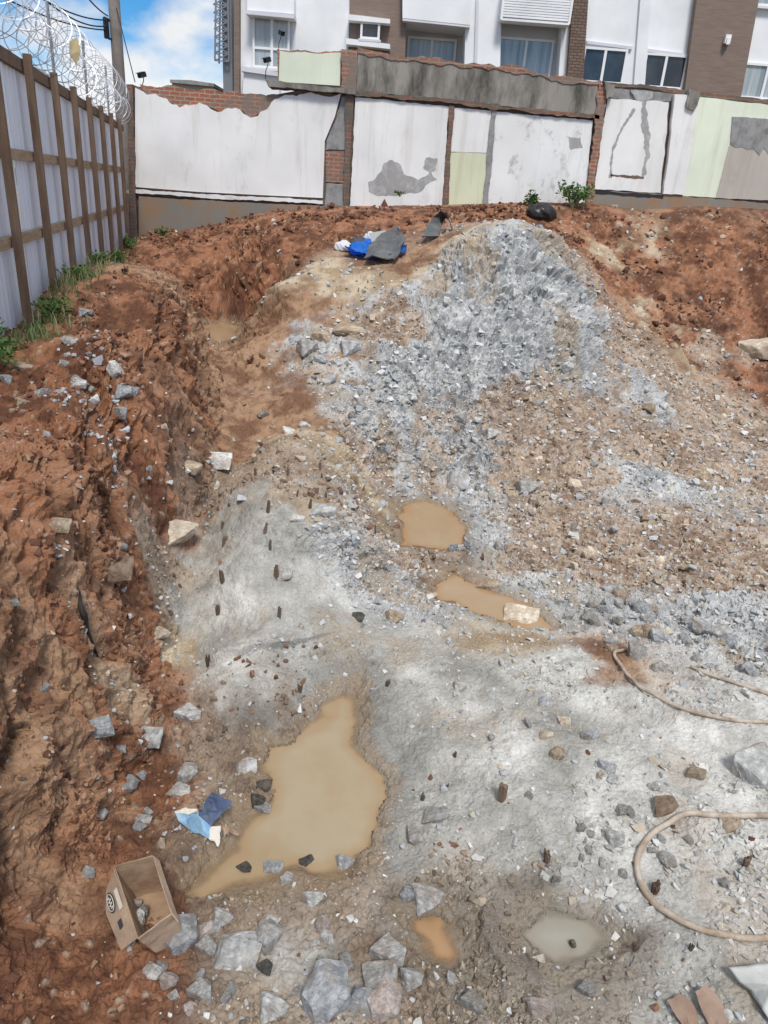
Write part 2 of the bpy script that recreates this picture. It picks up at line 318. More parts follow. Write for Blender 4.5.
# ------------------------------------------------------------------ materials
def material(name, color, rough=.85, noise=None, bump=None, metallic=0, spec=.3, color2=None, attr=None, wet=False, nscale=8, detail=6, lo=.35, hi=.65, stretch=None, var=None):
    m = bpy.data.materials.new(name); m.use_nodes = True; t = m.node_tree; b = t.nodes['Principled BSDF']; K = t.links.new
    b.inputs['Roughness'].default_value = rough; b.inputs['Metallic'].default_value = metallic; b.inputs['Specular IOR Level'].default_value = spec
    co = t.nodes.new('ShaderNodeTexCoord'); vec = co.outputs['Object']
    if stretch:
        mp_ = t.nodes.new('ShaderNodeMapping'); mp_.inputs['Scale'].default_value = stretch; K(vec, mp_.inputs[0]); vec = mp_.outputs[0]
    src = None
    if attr:
        a = t.nodes.new('ShaderNodeAttribute'); a.attribute_name = attr; src = a.outputs['Color']
    elif color2 is not None:
        n_ = t.nodes.new('ShaderNodeTexNoise'); n_.inputs['Scale'].default_value = nscale; n_.inputs['Detail'].default_value = detail; n_.inputs['Roughness'].default_value = .62; K(vec, n_.inputs['Vector'])
        c_ = t.nodes.new('ShaderNodeValToRGB'); c_.color_ramp.elements[0].position = lo; c_.color_ramp.elements[1].position = hi
        c_.color_ramp.elements[0].color = (*color, 1); c_.color_ramp.elements[1].color = (*color2, 1); K(n_.outputs[0], c_.inputs[0]); src = c_.outputs[0]
    if src is None:
        rg_ = t.nodes.new('ShaderNodeRGB'); rg_.outputs[0].default_value = (*color, 1); src = rg_.outputs[0]
    if noise:   # (scale, amount)
        n_ = t.nodes.new('ShaderNodeTexNoise'); n_.inputs['Scale'].default_value = noise[0]; n_.inputs['Detail'].default_value = 5; n_.inputs['Roughness'].default_value = .7; K(vec, n_.inputs['Vector'])
        r_ = t.nodes.new('ShaderNodeMapRange'); r_.inputs['From Min'].default_value = .3; r_.inputs['From Max'].default_value = .7; r_.inputs['To Min'].default_value = 1-noise[1]; r_.inputs['To Max'].default_value = 1+noise[1]
        K(n_.outputs[0], r_.inputs[0]); v_ = t.nodes.new('ShaderNodeVectorMath'); v_.operation = 'SCALE'; K(src, v_.inputs[0]); K(r_.outputs[0], v_.inputs['Scale']); src = v_.outputs[0]
    if var:
        oi = t.nodes.new('ShaderNodeObjectInfo'); r_ = t.nodes.new('ShaderNodeMapRange'); r_.inputs['To Min'].default_value = 1-var; r_.inputs['To Max'].default_value = 1+var
        K(oi.outputs['Random'], r_.inputs[0]); v_ = t.nodes.new('ShaderNodeVectorMath'); v_.operation = 'SCALE'; K(src, v_.inputs[0]); K(r_.outputs[0], v_.inputs['Scale']); src = v_.outputs[0]
    K(src, b.inputs['Base Color'])
    if wet:
        a = t.nodes.new('ShaderNodeAttribute'); a.attribute_name = 'wet'; r_ = t.nodes.new('ShaderNodeMapRange'); r_.inputs['To Min'].default_value = rough; r_.inputs['To Max'].default_value = .42
        K(a.outputs['Fac'], r_.inputs[0]); K(r_.outputs[0], b.inputs['Roughness'])
    if bump:    # (scale, strength, distance)
        n_ = t.nodes.new('ShaderNodeTexNoise'); n_.inputs['Scale'].default_value = bump[0]; n_.inputs['Detail'].default_value = 8; n_.inputs['Roughness'].default_value = .65; K(vec, n_.inputs['Vector'])
        bp = t.nodes.new('ShaderNodeBump'); bp.inputs['Strength'].default_value = bump[1]; bp.inputs['Distance'].default_value = bump[2]; K(n_.outputs[0], bp.inputs['Height']); K(bp.outputs[0], b.inputs['Normal'])
    return m
mat_ground = material('excavated_ground', (.3,.2,.1), .93, noise=(55, .22), bump=(45, .9, .02), attr='Col', wet=True, spec=.25)
mat_gravel = material('loose_stone', (.3,.3,.3), .88, noise=(40, .2), bump=(60, .5, .01), attr='Col', spec=.25)
# ------------------------------------------------------------------ terrain mesh
NA, NR = 1050, 1000
azs = np.radians(np.linspace(-44, 44, NA)); rr = np.geomspace(2.15, 22.0, NR)
AZ, RR = np.meshgrid(azs, rr)
GX = RR*np.sin(AZ); GY = RR*np.cos(AZ)-1.0
def paint(C, wet, D, x, y):
    f2 = fbm(x*11, y*11, 201, 4, .6); f3 = fbm(x*3.1, y*3.1, 211, 5, .6); f4 = fbm(x*.8, y*.8, 221, 4, .6)
    def mixc(a, b, t): return a[None]*(1-t[:, None])+b[None]*t[:, None]
    c = np.zeros((x.size, 3))
    t = ss(-.45, .45, f3+.55*f2)
    red = mixc(np.array([.115,.050,.029]), np.array([.32,.150,.082]), t)
    red = red*(1-ss(.1, .5, f4)[:, None]*.25)
    spk = (D['c2'][3] > .93)*ss(.5, .2, D['c2'][1]); red = red*(1-spk[:, None]*.7)+np.array([.40,.33,.26])*spk[:, None]*.7
    spk = (D['c3'][3] > .93)*ss(0,.4,f3)*ss(.6, .3, D['c3'][1])
    red = red*(1-spk[:, None]*.6)+np.array([.38,.34,.29])*spk[:, None]*.6
    ora = mixc(np.array([.18,.098,.060]), np.array([.37,.235,.148]), t)
    crm = mixc(np.array([.33,.245,.16]), np.array([.52,.44,.33]), ss(-.3, .5, f3-.3*f2))
    cv = D['c4'][3]; cw = D['c5'][3]
    tan = mixc(np.array([.25,.17,.12]), np.array([.43,.33,.25]), ss(-.4, .5, f3+.6*f2))*(.72+.34*cv+.26*cw)[:, None]
    gt = ss(.62, .9, D['c5'][3]*.6+.5*D['c4'][3])*.55; tan = tan*(1-gt[:, None])+np.array([.40,.40,.39])*gt[:, None]
    rk = mixc(np.array([.25,.26,.27]), np.array([.62,.62,.615]), np.clip(.5+.5*f3+.4*(D['c7'][3]-.5)+.3*(cw-.5), 0, 1))
    st = ss(.02, .38, fbm(x*2.2, y*1.4, 231, 5, .6))*.7; rk = rk*(1-st[:, None])+np.array([.37,.29,.205])*st[:, None]
    g = .5+.75*f3+.5*f2
    pk = (ss(3.6, 4.6, x*.9)*ss(9.5, 8, y)*.5)[:, None]; tan = tan*(1-pk)+tan*np.array([1.08,.90,.86])[None]*pk
    sl = mixc(np.array([.26,.252,.23]), np.array([.47,.465,.44]), np.clip(g, 0, 1))
    sb = ss(.1, .5, fbm(x*1.5, y*1.5, 241, 5, .65))*.75; sl = sl*(1-sb[:, None])+np.array([.36,.30,.235])*sb[:, None]
    wh = mixc(np.array([.38,.372,.35]), np.array([.66,.655,.63]), np.clip(g+.1, 0, 1)); sb2 = sb*.6; wh = wh*(1-sb2[:, None])+np.array([.42,.35,.28])*sb2[:, None]
    md = mixc(np.array([.22,.155,.112]), np.array([.40,.325,.255]), np.clip(g, 0, 1))
    gm = (ss(.2, .7, x)*ss(4.5, 3.8, y)*.6)[:, None]; md = md*(1-gm)+md.mean(1)[:, None]*np.array([1.06,1.0,.90])[None]*gm*1.08
    for k, q in ((RED, red), (ORA, ora), (CRM, crm), (TAN, tan), (ROCK, rk), (SLAB, sl), (WHT, wh), (MUD, md)): c += C[:, k:k+1]*q
    sh = ss(.80, .97, wet+.10*f2); silt = np.array([.34,.25,.165]); gs = ss(.0, .5, x)[:, None]*(y < 4.5)[:, None]; silt = silt[None]*(1-gs*.6)+np.array([.30,.27,.22])[None]*gs*.6
    c = c*(1-.6*sh[:, None])+silt*1.25*.6*sh[:, None]
    c *= (1-.42*wet[:, None]*(1-.3*wet[:, None]))
    return np.clip(c, .01, .9)
gz, C, wet, D = ground(GX.ravel(), GY.ravel(), True)
gc = paint(C, wet, D, GX.ravel(), GY.ravel())
bz = base(GX.ravel(), GY.ravel()).reshape(NR, NA)
def blur(a, k):
    for _ in range(2):
        a = sum(np.roll(a, i, 0) for i in range(-k, k+1))/(2*k+1); a = sum(np.roll(a, i, 1) for i in range(-k, k+1))/(2*k+1)
    return a
e_ = .06; gxx = ((base(GX.ravel()+e_, GY.ravel())-bz.ravel())/e_).reshape(NR, NA); gyy = ((base(GX.ravel(), GY.ravel()+e_)-bz.ravel())/e_).reshape(NR, NA)
gxx = np.clip(gxx, -1.8, 1.8); gyy = np.clip(gyy, -1.8, 1.8); nl = np.sqrt(1+gxx**2+gyy**2)
kN = (1-ss(.0, .5, wet))*(1-ss(17.2, 18, GY.ravel())); dsp = gz-bz.ravel()
nx = -gxx.ravel()/nl.ravel(); ny = -gyy.ravel()/nl.ravel(); nzz = 1/nl.ravel()
V = np.stack([GX.ravel()+nx*dsp*kN, GY.ravel()+ny*dsp*kN, bz.ravel()+dsp*(1-kN+kN*nzz)], 1)
i0 = (np.arange(NR-1)[:, None]*NA+np.arange(NA-1)[None]).ravel()
Fq = np.stack([i0, i0+1, i0+NA+1, i0+NA], 1)
ter = bigmesh('ground', V, Fq, mat_ground, gc, {'wet': wet}); tag(ter, kind='structure', label='excavated pit of red soil and grey rock')
from mathutils.bvhtree import BVHTree
_tri = Fq[:, :]
BV = BVHTree.FromPolygons(V.tolist(), _tri.tolist(), all_triangles=False)
GZ = gz.reshape(NR, NA)
def gh(x, y):
    """height of the finished ground mesh"""
    x = np.asarray(x, float); y = np.asarray(y, float); o = np.empty(x.size); dn_ = Vector((0, 0, -1)); rc = BV.ray_cast
    for i, (a, b) in enumerate(zip(x.ravel(), y.ravel())):
        h = rc(Vector((a, b, 12.)), dn_); o[i] = h[0].z if h[0] is not None else 0.
    return o.reshape(x.shape)
def on(u, v):
    h = BV.ray_cast(Vector((0, 0, CZ)), Vector(ray(u, v).tolist()).normalized())
    return np.array(h[0][:]) if h[0] is not None else hit(u, v)[0]
def hits(us, vs): return np.array([on(u, v) for u, v in zip(us, vs)])
mat_far = material('far_ground', (.16,.11,.07), .95, color2=(.10,.11,.06), nscale=.3)
fg = MB()
fg.add([(-400,19.3,3.1),(400,19.3,3.1),(400,900,3.1),(-400,900,3.1)], [(0,1,2,3)])
fg.add([(-400,-200,1.95),(-14,-200,1.95),(-14,19.3,1.95),(-400,19.3,1.95)], [(0,1,2,3)])
fg.add([(14,-200,1.4),(400,-200,1.4),(400,19.3,3.1),(14,19.3,3.1)], [(0,1,2,3)])
fg.add([(-14,-200,-.6),(14,-200,-.6),(14,19.3,-.6),(-14,19.3,-.6)], [(0,1,2,3)])
tag(fg.build('surrounding_ground', mat_far), kind='structure')
# puddles
def water_mat(name, c1_, c2_):
    m = material(name, c1_, .045, color2=c2_, nscale=1.6, spec=.5, bump=(7, .03, .01), lo=.3, hi=.7); t = m.node_tree; b = t.nodes['Principled BSDF']; b.inputs['IOR'].default_value = 1.33
    a = t.nodes.new('ShaderNodeAttribute'); a.attribute_name = 'depth'; r_ = t.nodes.new('ShaderNodeMapRange'); r_.interpolation_type = 'SMOOTHSTEP'; r_.inputs['From Min'].default_value = -.001; r_.inputs['From Max'].default_value = .02; r_.inputs['To Min'].default_value = .12
    t.links.new(a.outputs['Fac'], r_.inputs[0]); t.links.new(r_.outputs[0], b.inputs['Alpha'])
    r2 = t.nodes.new('ShaderNodeMapRange'); r2.interpolation_type = 'SMOOTHSTEP'; r2.inputs['From Min'].default_value = .012; r2.inputs['From Max'].default_value = .05; t.links.new(a.outputs['Fac'], r2.inputs[0])
    src = b.inputs['Base Color'].links[0].from_socket; mx_ = t.nodes.new('ShaderNodeMixRGB'); t.links.new(r2.outputs[0], mx_.inputs[0]); mx_.inputs[1].default_value = (c1_[0]*1.0, c1_[1]*.92, c1_[2]*.86, 1); t.links.new(src, mx_.inputs[2]); t.links.new(mx_.outputs[0], b.inputs['Base Color']); return m
wm = [water_mat('muddy_water', (.33,.25,.155), (.37,.32,.225)), water_mat('ochre_water', (.35,.235,.135), (.37,.28,.18)), water_mat('grey_water', (.27,.26,.225), (.31,.30,.26))]
for i, ((lv, P), mi) in enumerate(zip(PW, (0, 1, 1, 1, 1, 2))):
    lo_ = P.min(0)-.12; hi_ = P.max(0)+.12; st_ = .012 if i in (0, 3, 5) else .03
    xs = np.arange(lo_[0], hi_[0], st_); ys = np.arange(lo_[1], hi_[1], st_); XX, YY = np.meshgrid(xs, ys); sd = sdf(XX.ravel(), YY.ravel(), P).reshape(XX.shape)
    dep = (lv-ground(XX.ravel(), YY.ravel())).reshape(XX.shape); ok = (sd > -.14) & (dep > -.012)
    k = (np.arange(len(ys)-1)[:, None]*len(xs)+np.arange(len(xs)-1)[None]).ravel(); o4 = ok.ravel(); kk = k[o4[k] & o4[k+1] & o4[k+len(xs)] & o4[k+len(xs)+1]]
    VW = np.stack([XX.ravel(), YY.ravel(), np.full(XX.size, lv)], 1); pq = np.stack([kk, kk+1, kk+len(xs)+1, kk+len(xs)], 1)
    us_, inv = np.unique(pq.ravel(), return_inverse=True)
    tag(bigmesh('puddle', VW[us_], inv.reshape(-1, 4), wm[mi], None, {'depth': dep.ravel()[us_]}, smooth=True), kind='structure')
print('TERRAIN OK', len(cp))
#OBJECTS#
# ================================================================== LARGE STRUCTURE
YW = 18.6
def brick_mat(name, c1, c2, mortar, dirt, scale=1.0, dirtlo=.42, dirthi=.6):
    m = bpy.data.materials.new(name); m.use_nodes = True; t = m.node_tree; b = t.nodes['Principled BSDF']; K = t.links.new; b.inputs['Roughness'].default_value = .93; b.inputs['Specular IOR Level'].default_value = .15
    co = t.nodes.new('ShaderNodeTexCoord'); sp = t.nodes.new('ShaderNodeSeparateXYZ'); K(co.outputs['Object'], sp.inputs[0])
    cb = t.nodes.new('ShaderNodeCombineXYZ'); ay = t.nodes.new('ShaderNodeMath'); ay.operation = 'ADD'; K(sp.outputs[0], ay.inputs[0]); K(sp.outputs[1], ay.inputs[1]); K(ay.outputs[0], cb.inputs[0]); K(sp.outputs[2], cb.inputs[1])
    nn = t.nodes.new('ShaderNodeTexNoise'); nn.inputs['Scale'].default_value = 6; nn.inputs['Detail'].default_value = 5; K(co.outputs['Object'], nn.inputs['Vector'])
    vm = t.nodes.new('ShaderNodeVectorMath'); vm.operation = 'MULTIPLY_ADD'; vm.inputs[1].default_value = (.05,.05,.05); K(nn.outputs['Color'], vm.inputs[0]); K(cb.outputs[0], vm.inputs[2])
    br = t.nodes.new('ShaderNodeTexBrick'); br.inputs['Scale'].default_value = scale; br.inputs['Brick Width'].default_value = .23; br.inputs['Row Height'].default_value = .085; br.inputs['Mortar Size'].default_value = .012
    br.inputs['Color1'].default_value = (*c1, 1); br.inputs['Color2'].default_value = (*c2, 1); br.inputs['Mortar'].default_value = (*mortar, 1); K(vm.outputs[0], br.inputs['Vector'])
    n_ = t.nodes.new('ShaderNodeTexNoise'); n_.inputs['Scale'].default_value = 2.3; n_.inputs['Detail'].default_value = 9; n_.inputs['Roughness'].default_value = .7; K(co.outputs['Object'], n_.inputs['Vector'])
    c_ = t.nodes.new('ShaderNodeValToRGB'); c_.color_ramp.elements[0].position = dirtlo; c_.color_ramp.elements[1].position = dirthi; K(n_.outputs[0], c_.inputs[0])
    mx_ = t.nodes.new('ShaderNodeMixRGB'); K(c_.outputs[0], mx_.inputs[0]); K(br.outputs[0], mx_.inputs[1]); mx_.inputs[2].default_value = (*dirt, 1); K(mx_.outputs[0], b.inputs['Base Color'])
    bp = t.nodes.new('ShaderNodeBump'); bp.inputs['Strength'].default_value = .8; bp.inputs['Distance'].default_value = .03; K(n_.outputs[0], bp.inputs['Height']); K(bp.outputs[0], b.inputs['Normal'])
    return m
def plaster_mat(name, c1, stain, lo=.60, hi=.72, scale=1.4, stretch=(1, 1, .45), bump=.5, c3=None):
    """paint with dirt stains; stains run downwards"""
    m = bpy.data.materials.new(name); m.use_nodes = True; t = m.node_tree; b = t.nodes['Principled BSDF']; K = t.links.new; b.inputs['Roughness'].default_value = .9; b.inputs['Specular IOR Level'].default_value = .15
    co = t.nodes.new('ShaderNodeTexCoord'); mp_ = t.nodes.new('ShaderNodeMapping'); mp_.inputs['Scale'].default_value = stretch; K(co.outputs['Object'], mp_.inputs[0])
    n_ = t.nodes.new('ShaderNodeTexNoise'); n_.inputs['Scale'].default_value = scale; n_.inputs['Detail'].default_value = 9; n_.inputs['Roughness'].default_value = .68; K(mp_.outputs[0], n_.inputs['Vector'])
    c_ = t.nodes.new('ShaderNodeValToRGB'); c_.color_ramp.elements[0].position = lo; c_.color_ramp.elements[1].position = hi; K(n_.outputs[0], c_.inputs[0])
    mx_ = t.nodes.new('ShaderNodeMixRGB'); K(c_.outputs[0], mx_.inputs[0]); mx_.inputs[1].default_value = (*c1, 1); mx_.inputs[2].default_value = (*stain, 1)
    n3 = t.nodes.new('ShaderNodeTexNoise'); n3.inputs['Scale'].default_value = .8; n3.inputs['Detail'].default_value = 6; K(co.outputs['Object'], n3.inputs['Vector'])
    r3 = t.nodes.new('ShaderNodeMapRange'); r3.inputs['From Min'].default_value = .3; r3.inputs['From Max'].default_value = .7; r3.inputs['To Min'].default_value = .86; r3.inputs['To Max'].default_value = 1.06; K(n3.outputs[0], r3.inputs[0])
    vs = t.nodes.new('ShaderNodeVectorMath'); vs.operation = 'SCALE'; K(mx_.outputs[0], vs.inputs[0]); K(r3.outputs[0], vs.inputs['Scale']); K(vs.outputs[0], b.inputs['Base Color'])
    mp2 = t.nodes.new('ShaderNodeMapping'); mp2.inputs['Scale'].default_value = (3.2, 1, .22); K(co.outputs['Object'], mp2.inputs[0])
    n4 = t.nodes.new('ShaderNodeTexNoise'); n4.inputs['Scale'].default_value = 1.5; n4.inputs['Detail'].default_value = 8; n4.inputs['Roughness'].default_value = .7; K(mp2.outputs[0], n4.inputs['Vector'])
    r4 = t.nodes.new('ShaderNodeMapRange'); r4.inputs['From Min'].default_value = .52; r4.inputs['From Max'].default_value = .75; r4.inputs['To Max'].default_value = .55 if bump > .2 else .12; K(n4.outputs[0], r4.inputs[0])
    m4 = t.nodes.new('ShaderNodeMixRGB'); K(r4.outputs[0], m4.inputs[0]); K(vs.outputs[0], m4.inputs[1]); m4.inputs[2].default_value = (stain[0]*.9, stain[1]*.84, stain[2]*.72, 1); K(m4.outputs[0], b.inputs['Base Color'])
    bp = t.nodes.new('ShaderNodeBump'); bp.inputs['Strength'].default_value = bump; bp.inputs['Distance'].default_value = .01; K(n_.outputs[0], bp.inputs['Height']); K(bp.outputs[0], b.inputs['Normal'])
    return m
M_brick = brick_mat('weathered_brick', (.36,.13,.075), (.27,.10,.06), (.33,.28,.23), (.20,.165,.14), dirtlo=.42, dirthi=.60)
M_brickdirty = brick_mat('dirty_brick', (.25,.11,.07), (.17,.10,.075), (.2,.18,.16), (.12,.105,.09), dirtlo=.4, dirthi=.6)
M_white = plaster_mat('old_white_paint', (.77,.77,.765), (.52,.51,.49), .58, .76)
M_white2 = plaster_mat('worn_white_paint', (.76,.765,.765), (.45,.45,.44), .56, .68, 3.2, (1,1,.7))
M_green = plaster_mat('pale_green_paint', (.70,.75,.62), (.56,.58,.5), .6, .75)
M_yel = plaster_mat('pale_yellow_green_paint', (.64,.66,.48), (.5,.5,.4), .58, .75)
M_conc = plaster_mat('mouldy_concrete', (.30,.285,.26), (.085,.08,.07), .42, .66, 2.4, (1,1,.35), 1)
M_conc2 = plaster_mat('bare_grey_render', (.30,.30,.30), (.18,.18,.18), .45, .65, 4, (1,1,1), 1)
M_patch = plaster_mat('exposed_grey_render', (.34,.335,.33), (.44,.445,.45), .5, .62, 5, (1,1,1), 1)
M_base = plaster_mat('damp_plinth', (.235,.22,.20), (.28,.185,.12), .46, .62, 1.6, (1,1,1), 1)
M_beige = plaster_mat('beige_render', (.47,.43,.39), (.36,.33,.30), .55, .72)
M_dark = material('dark_void', (.03,.03,.035), .9)
def px(pts, y): return [(float(p[0]), float(p[2])) for p in (aty(u, v, y) for u, v in pts)]
def rag(pts, amp, seed, step=.08, edges=None):
    """break straight outline edges up into chipped ones"""
    r = random.Random(seed); o = []
    n = len(pts)
    for i in range(n):
        a = pts[i]; b = pts[(i+1) % n]; o.append(a)
        if edges is not None and i not in edges: continue
        L_ = math.hypot(b[0]-a[0], b[1]-a[1]); k = int(L_/step); nx, nz = -(b[1]-a[1])/max(L_, 1e-6), (b[0]-a[0])/max(L_, 1e-6); w_ = 0
        for j in range(1, k):
            t = j/k; w_ = .6*w_+r.uniform(-1, 1)*amp
            o.append((a[0]+(b[0]-a[0])*t+nx*w_, a[1]+(b[1]-a[1])*t+nz*w_))
    return o
def slab(name, pts, y0, y1, mat, parent, ragamp=0, seed=1, edges=None, yref=None, step=.08):
    P = px(pts, yref or YW)
    if ragamp: P = rag(P, ragamp, seed, step, edges)
    m = MB(); m.prism(P, y0, y1); return m.build(name, mat, parent)
# --- left wall
wl = thing('ruined_wall', (-4, YW, 3.2), 'long white plastered wall of a demolished house with broken brick along its top, beside the fence', 'wall')
wl.location = (0, 0, 0)
slab('brick_core', [(134,86),(160,87),(200,90),(240,94),(268,96),(300,90),(352,96),(352,206),(352,225),(134,245)], YW, YW+.25, M_brickdirty, wl, .02, 3, edges=(0,1,2,3))
slab('exposed_brick', [(140,84),(165,86),(200,90),(240,93),(268,95),(282,97),(270,106),(251,118),(236,108),(222,112),(200,103),(180,108),(160,97),(146,96)], YW-.025, YW-.001, M_brick, wl, .03, 4)
slab('plaster', [(136,88),(147,95),(160,97),(180,108),(200,103),(222,112),(236,108),(251,118),(270,106),(282,97),(341,94),(335,117),(325,141),(323,198),(260,195),(200,192),(136,187)], YW-.06, YW-.003, M_white, wl, .035, 5, edges=tuple(range(0,10)))
slab('skirting', [(137,189.5),(200,194),(260,197),(323,200.5),(323,204),(260,200.5),(200,197.5),(137,193)], YW-.10, YW-.002, M_white2, wl, .012, 6)
slab('plinth', [(140,196),(200,200),(260,203),(324,206),(345,206),(345,260),(140,260)], YW-.09, YW-.004, M_base, wl, .01, 7, edges=(0,1,2))
slab('render_patch', [(350,97),(347,150),(326,150),(327,140),(337,117),(342,97)], YW-.03, YW-.004, M_conc2, wl, .01, 8)
slab('render_patch', [(326,183),(346,184),(345,206),(325,206)], YW-.03, YW-.004, M_conc2, wl, .01, 9)
slab('brick_infill', [(326,151),(347,151),(346,183),(326,182)], YW-.04, YW-.004, M_brick, wl, .008, 10)
slab('corner_pier', [(128,85),(134,85),(137,187),(139,240),(130,242),(131,187)], YW-.12, YW+.28, M_brickdirty, wl, .012, 11)
# --- upper stub
ws = thing('wall_stub', (0, 0, 0), 'pale green upper stub of wall with a broken brick top above the long white wall', 'wall')
slab('painted_face', [(280,51),(290,53),(305,52),(322,54),(341,53),(340,86),(279,82)], YW-.04, YW, M_green, ws, .012, 12, edges=(0,1,2,3))
slab('brick_core', [(277,49),(290,51),(305,50),(322,52),(342,50),(341,88),(278,84)], YW+.003, YW+.24, M_brick, ws, .02, 13, edges=(0,1,2,3))
slab('ledge', [(267,81),(300,85),(356,91),(356,96),(300,90),(270,88)], YW-.22, YW+.3, M_conc, ws, .012, 14)
# --- central section
wc = thing('ruined_wall', (0, 0, 0), 'middle ruined wall of white panels between brick jambs under a black stained concrete band', 'wall')
slab('brick_core', [(345,90),(606,118),(600,206),(590,225),(345,225)], YW+.004, YW+.25, M_brickdirty, wc)
slab('concrete_band', [(358,51),(375,55),(395,59),(415,61),(434,64),(470,67),(500,70),(524,72),(551,79),(575,82),(600,84),(598,116),(545,111),(500,106),(430,98),(357,92)], YW-.10, YW+.2, M_conc, wc, .02, 15, edges=(0,1,2,3,4,5,6,7,8,9))
slab('broken_coping', [(358,48),(395,56),(430,59),(470,64),(500,67),(524,68),(551,77),(600,81),(600,86),(551,82),(524,74),(470,69),(430,65),(395,61),(358,54)], YW-.12, YW+.22, M_brick, wc, .03, 16)
slab('ledge', [(357,92),(430,98),(500,106),(598,116),(598,120),(500,110),(430,102),(354,96)], YW-.14, YW+.0, M_brickdirty, wc, .02, 17)
slab('brick_pier', [(342,50),(358,51),(357,95),(342,92)], YW-.13, YW+.25, M_brick, wc, .015, 18)
slab('brick_jamb', [(346,96),(354,96),(349,206),(344,206)], YW-.11, YW+.0, M_brickdirty, wc, .012, 19)
slab('plaster_panel', [(355,98),(400,102),(449,107),(446,150),(443,206),(395,206),(350,206)], YW-.07, YW, M_white, wc, .012, 20)
slab('peeled_patch', [(392,160),(400,164),(404,174),(418,180),(430,172),(437,180),(428,184),(420,192),(405,194),(395,196),(380,196),(369,192),(368,182),(376,178),(382,170),(384,163)], YW-.073, YW-.05, M_patch, wc, .02, 21, step=.06)
slab('peeled_patch', [(426,158),(437,158),(436,170),(430,173),(423,168)], YW-.073, YW-.05, M_patch, wc, .02, 22, step=.06)
slab('brick_jamb', [(449,105),(454,106),(448,206),(442,206)], YW-.10, YW, M_brickdirty, wc, .012, 23)
slab('plaster_panel', [(454,108),(491,111),(488,153),(450,152)], YW-.07, YW, M_white, wc, .006, 24)
slab('painted_panel', [(450,152.5),(488,153.5),(483,206),(446,206)], YW-.071, YW, M_yel, wc, .006, 25)
slab('brick_jamb', [(491,109),(496,110),(487,206),(482,206)], YW-.10, YW, M_conc2, wc, .012, 26)
slab('plaster_panel', [(496,112),(545,117),(592,121),(588,160),(584,206),(487,206)], YW-.07, YW, M_white2, wc, .010, 27)
slab('peeled_patch', [(566,136),(580,138),(582,148),(570,150)], YW-.073, YW-.05, M_patch, wc, .02, 28, step=.06)
slab('broken_brick_edge', [(597,84),(606,87),(602,125),(596,165),(590,208),(583,208),(590,160),(594,125)], YW-.14, YW+.003, M_brick, wc, .022, 29, step=.06)
# --- right wall
wr = thing('ruined_wall', (0, 0, 0), 'right hand ruined wall painted white and pale green with a dark grey square patch', 'wall')
slab('brick_core', [(604,84),(640,86),(690,93),(740,99),(860,112),(870,215),(860,235),(595,228)], YW+.004, YW+.25, M_brickdirty, wr, .02, 30, edges=(0,1,2,3))
slab('concrete_band', [(606,87),(640,90),(690,95),(688,103),(640,100),(607,98)], YW-.02, YW, M_conc2, wr, .012, 31)
slab('plaster_panel', [(607,98.5),(640,100.5),(668,102.5),(664,150),(660,193),(593,189)], YW-.06, YW, M_white, wr, .01, 32)
slab('white_pier', [(672,95),(696,97),(690,150),(681,195),(661,194),(667,150)], YW-.16, YW, M_white, wr, .008, 33)
slab('painted_panel', [(697,97),(730,101),(860,114),(866,204),(682,196)], YW-.055, YW, M_green, wr, .006, 34)
slab('render_patch', [(731,117),(768,120),(860,128),(860,160),(775,152),(768,156),(763,148),(758,156),(752,149),(746,150),(741,147),(735,148),(729,144)], YW-.075, YW-.01, M_conc2, wr, .012, 35)
slab('render_panel', [(728,146),(860,160),(862,205),(715,198)], YW-.068, YW-.01, M_beige, wr, .006, 36)
slab('peeled_patch', [(642,101),(645,101),(646,118),(650,135),(648,150),(645,175),(641,176),(644,150),(641,130)], YW-.064, YW-.05, M_patch, wr, .03, 37, step=.05)
slab('peeled_patch', [(633,108),(635,110),(622,130),(613,150),(611,178),(608,178),(611,148),(620,128)], YW-.064, YW-.05, M_patch, wr, .02, 38, step=.05)
slab('peeled_patch', [(610,174),(643,176),(643,179),(610,177)], YW-.064, YW-.05, M_brickdirty, wr, .015, 39, step=.05)
slab('peeled_patch', [(630,90),(652,92),(651,99),(645,102),(636,101)], YW-.066, YW-.02, M_patch, wr, .02, 40, step=.05)
slab('broken_lump', [(686,90),(697,93),(694,106),(690,112),(683,108)], YW-.22, YW, M_conc, wr, .02, 41, step=.05)
slab('broken_lump', [(601,82),(612,86),(610,98),(604,100)], YW-.22, YW, M_conc, wr, .02, 42, step=.05)
slab('foundation', [(590,190),(660,194),(770,204),(868,215),(868,240),(588,226)], YW-.12, YW, M_base, wr, .012, 43, edges=(0,1,2,3))
slab('dark_gap', [(594,190),(662,195),(661,199),(594,194)], YW-.125, YW-.10, M_dark, wr, .012, 44)
slab('coping', [(606,82),(640,84),(690,91),(740,97),(860,110),(860,114),(740,101),(690,95),(640,88),(607,86)], YW-.03, YW+.27, M_brickdirty, wr, .012, 45)
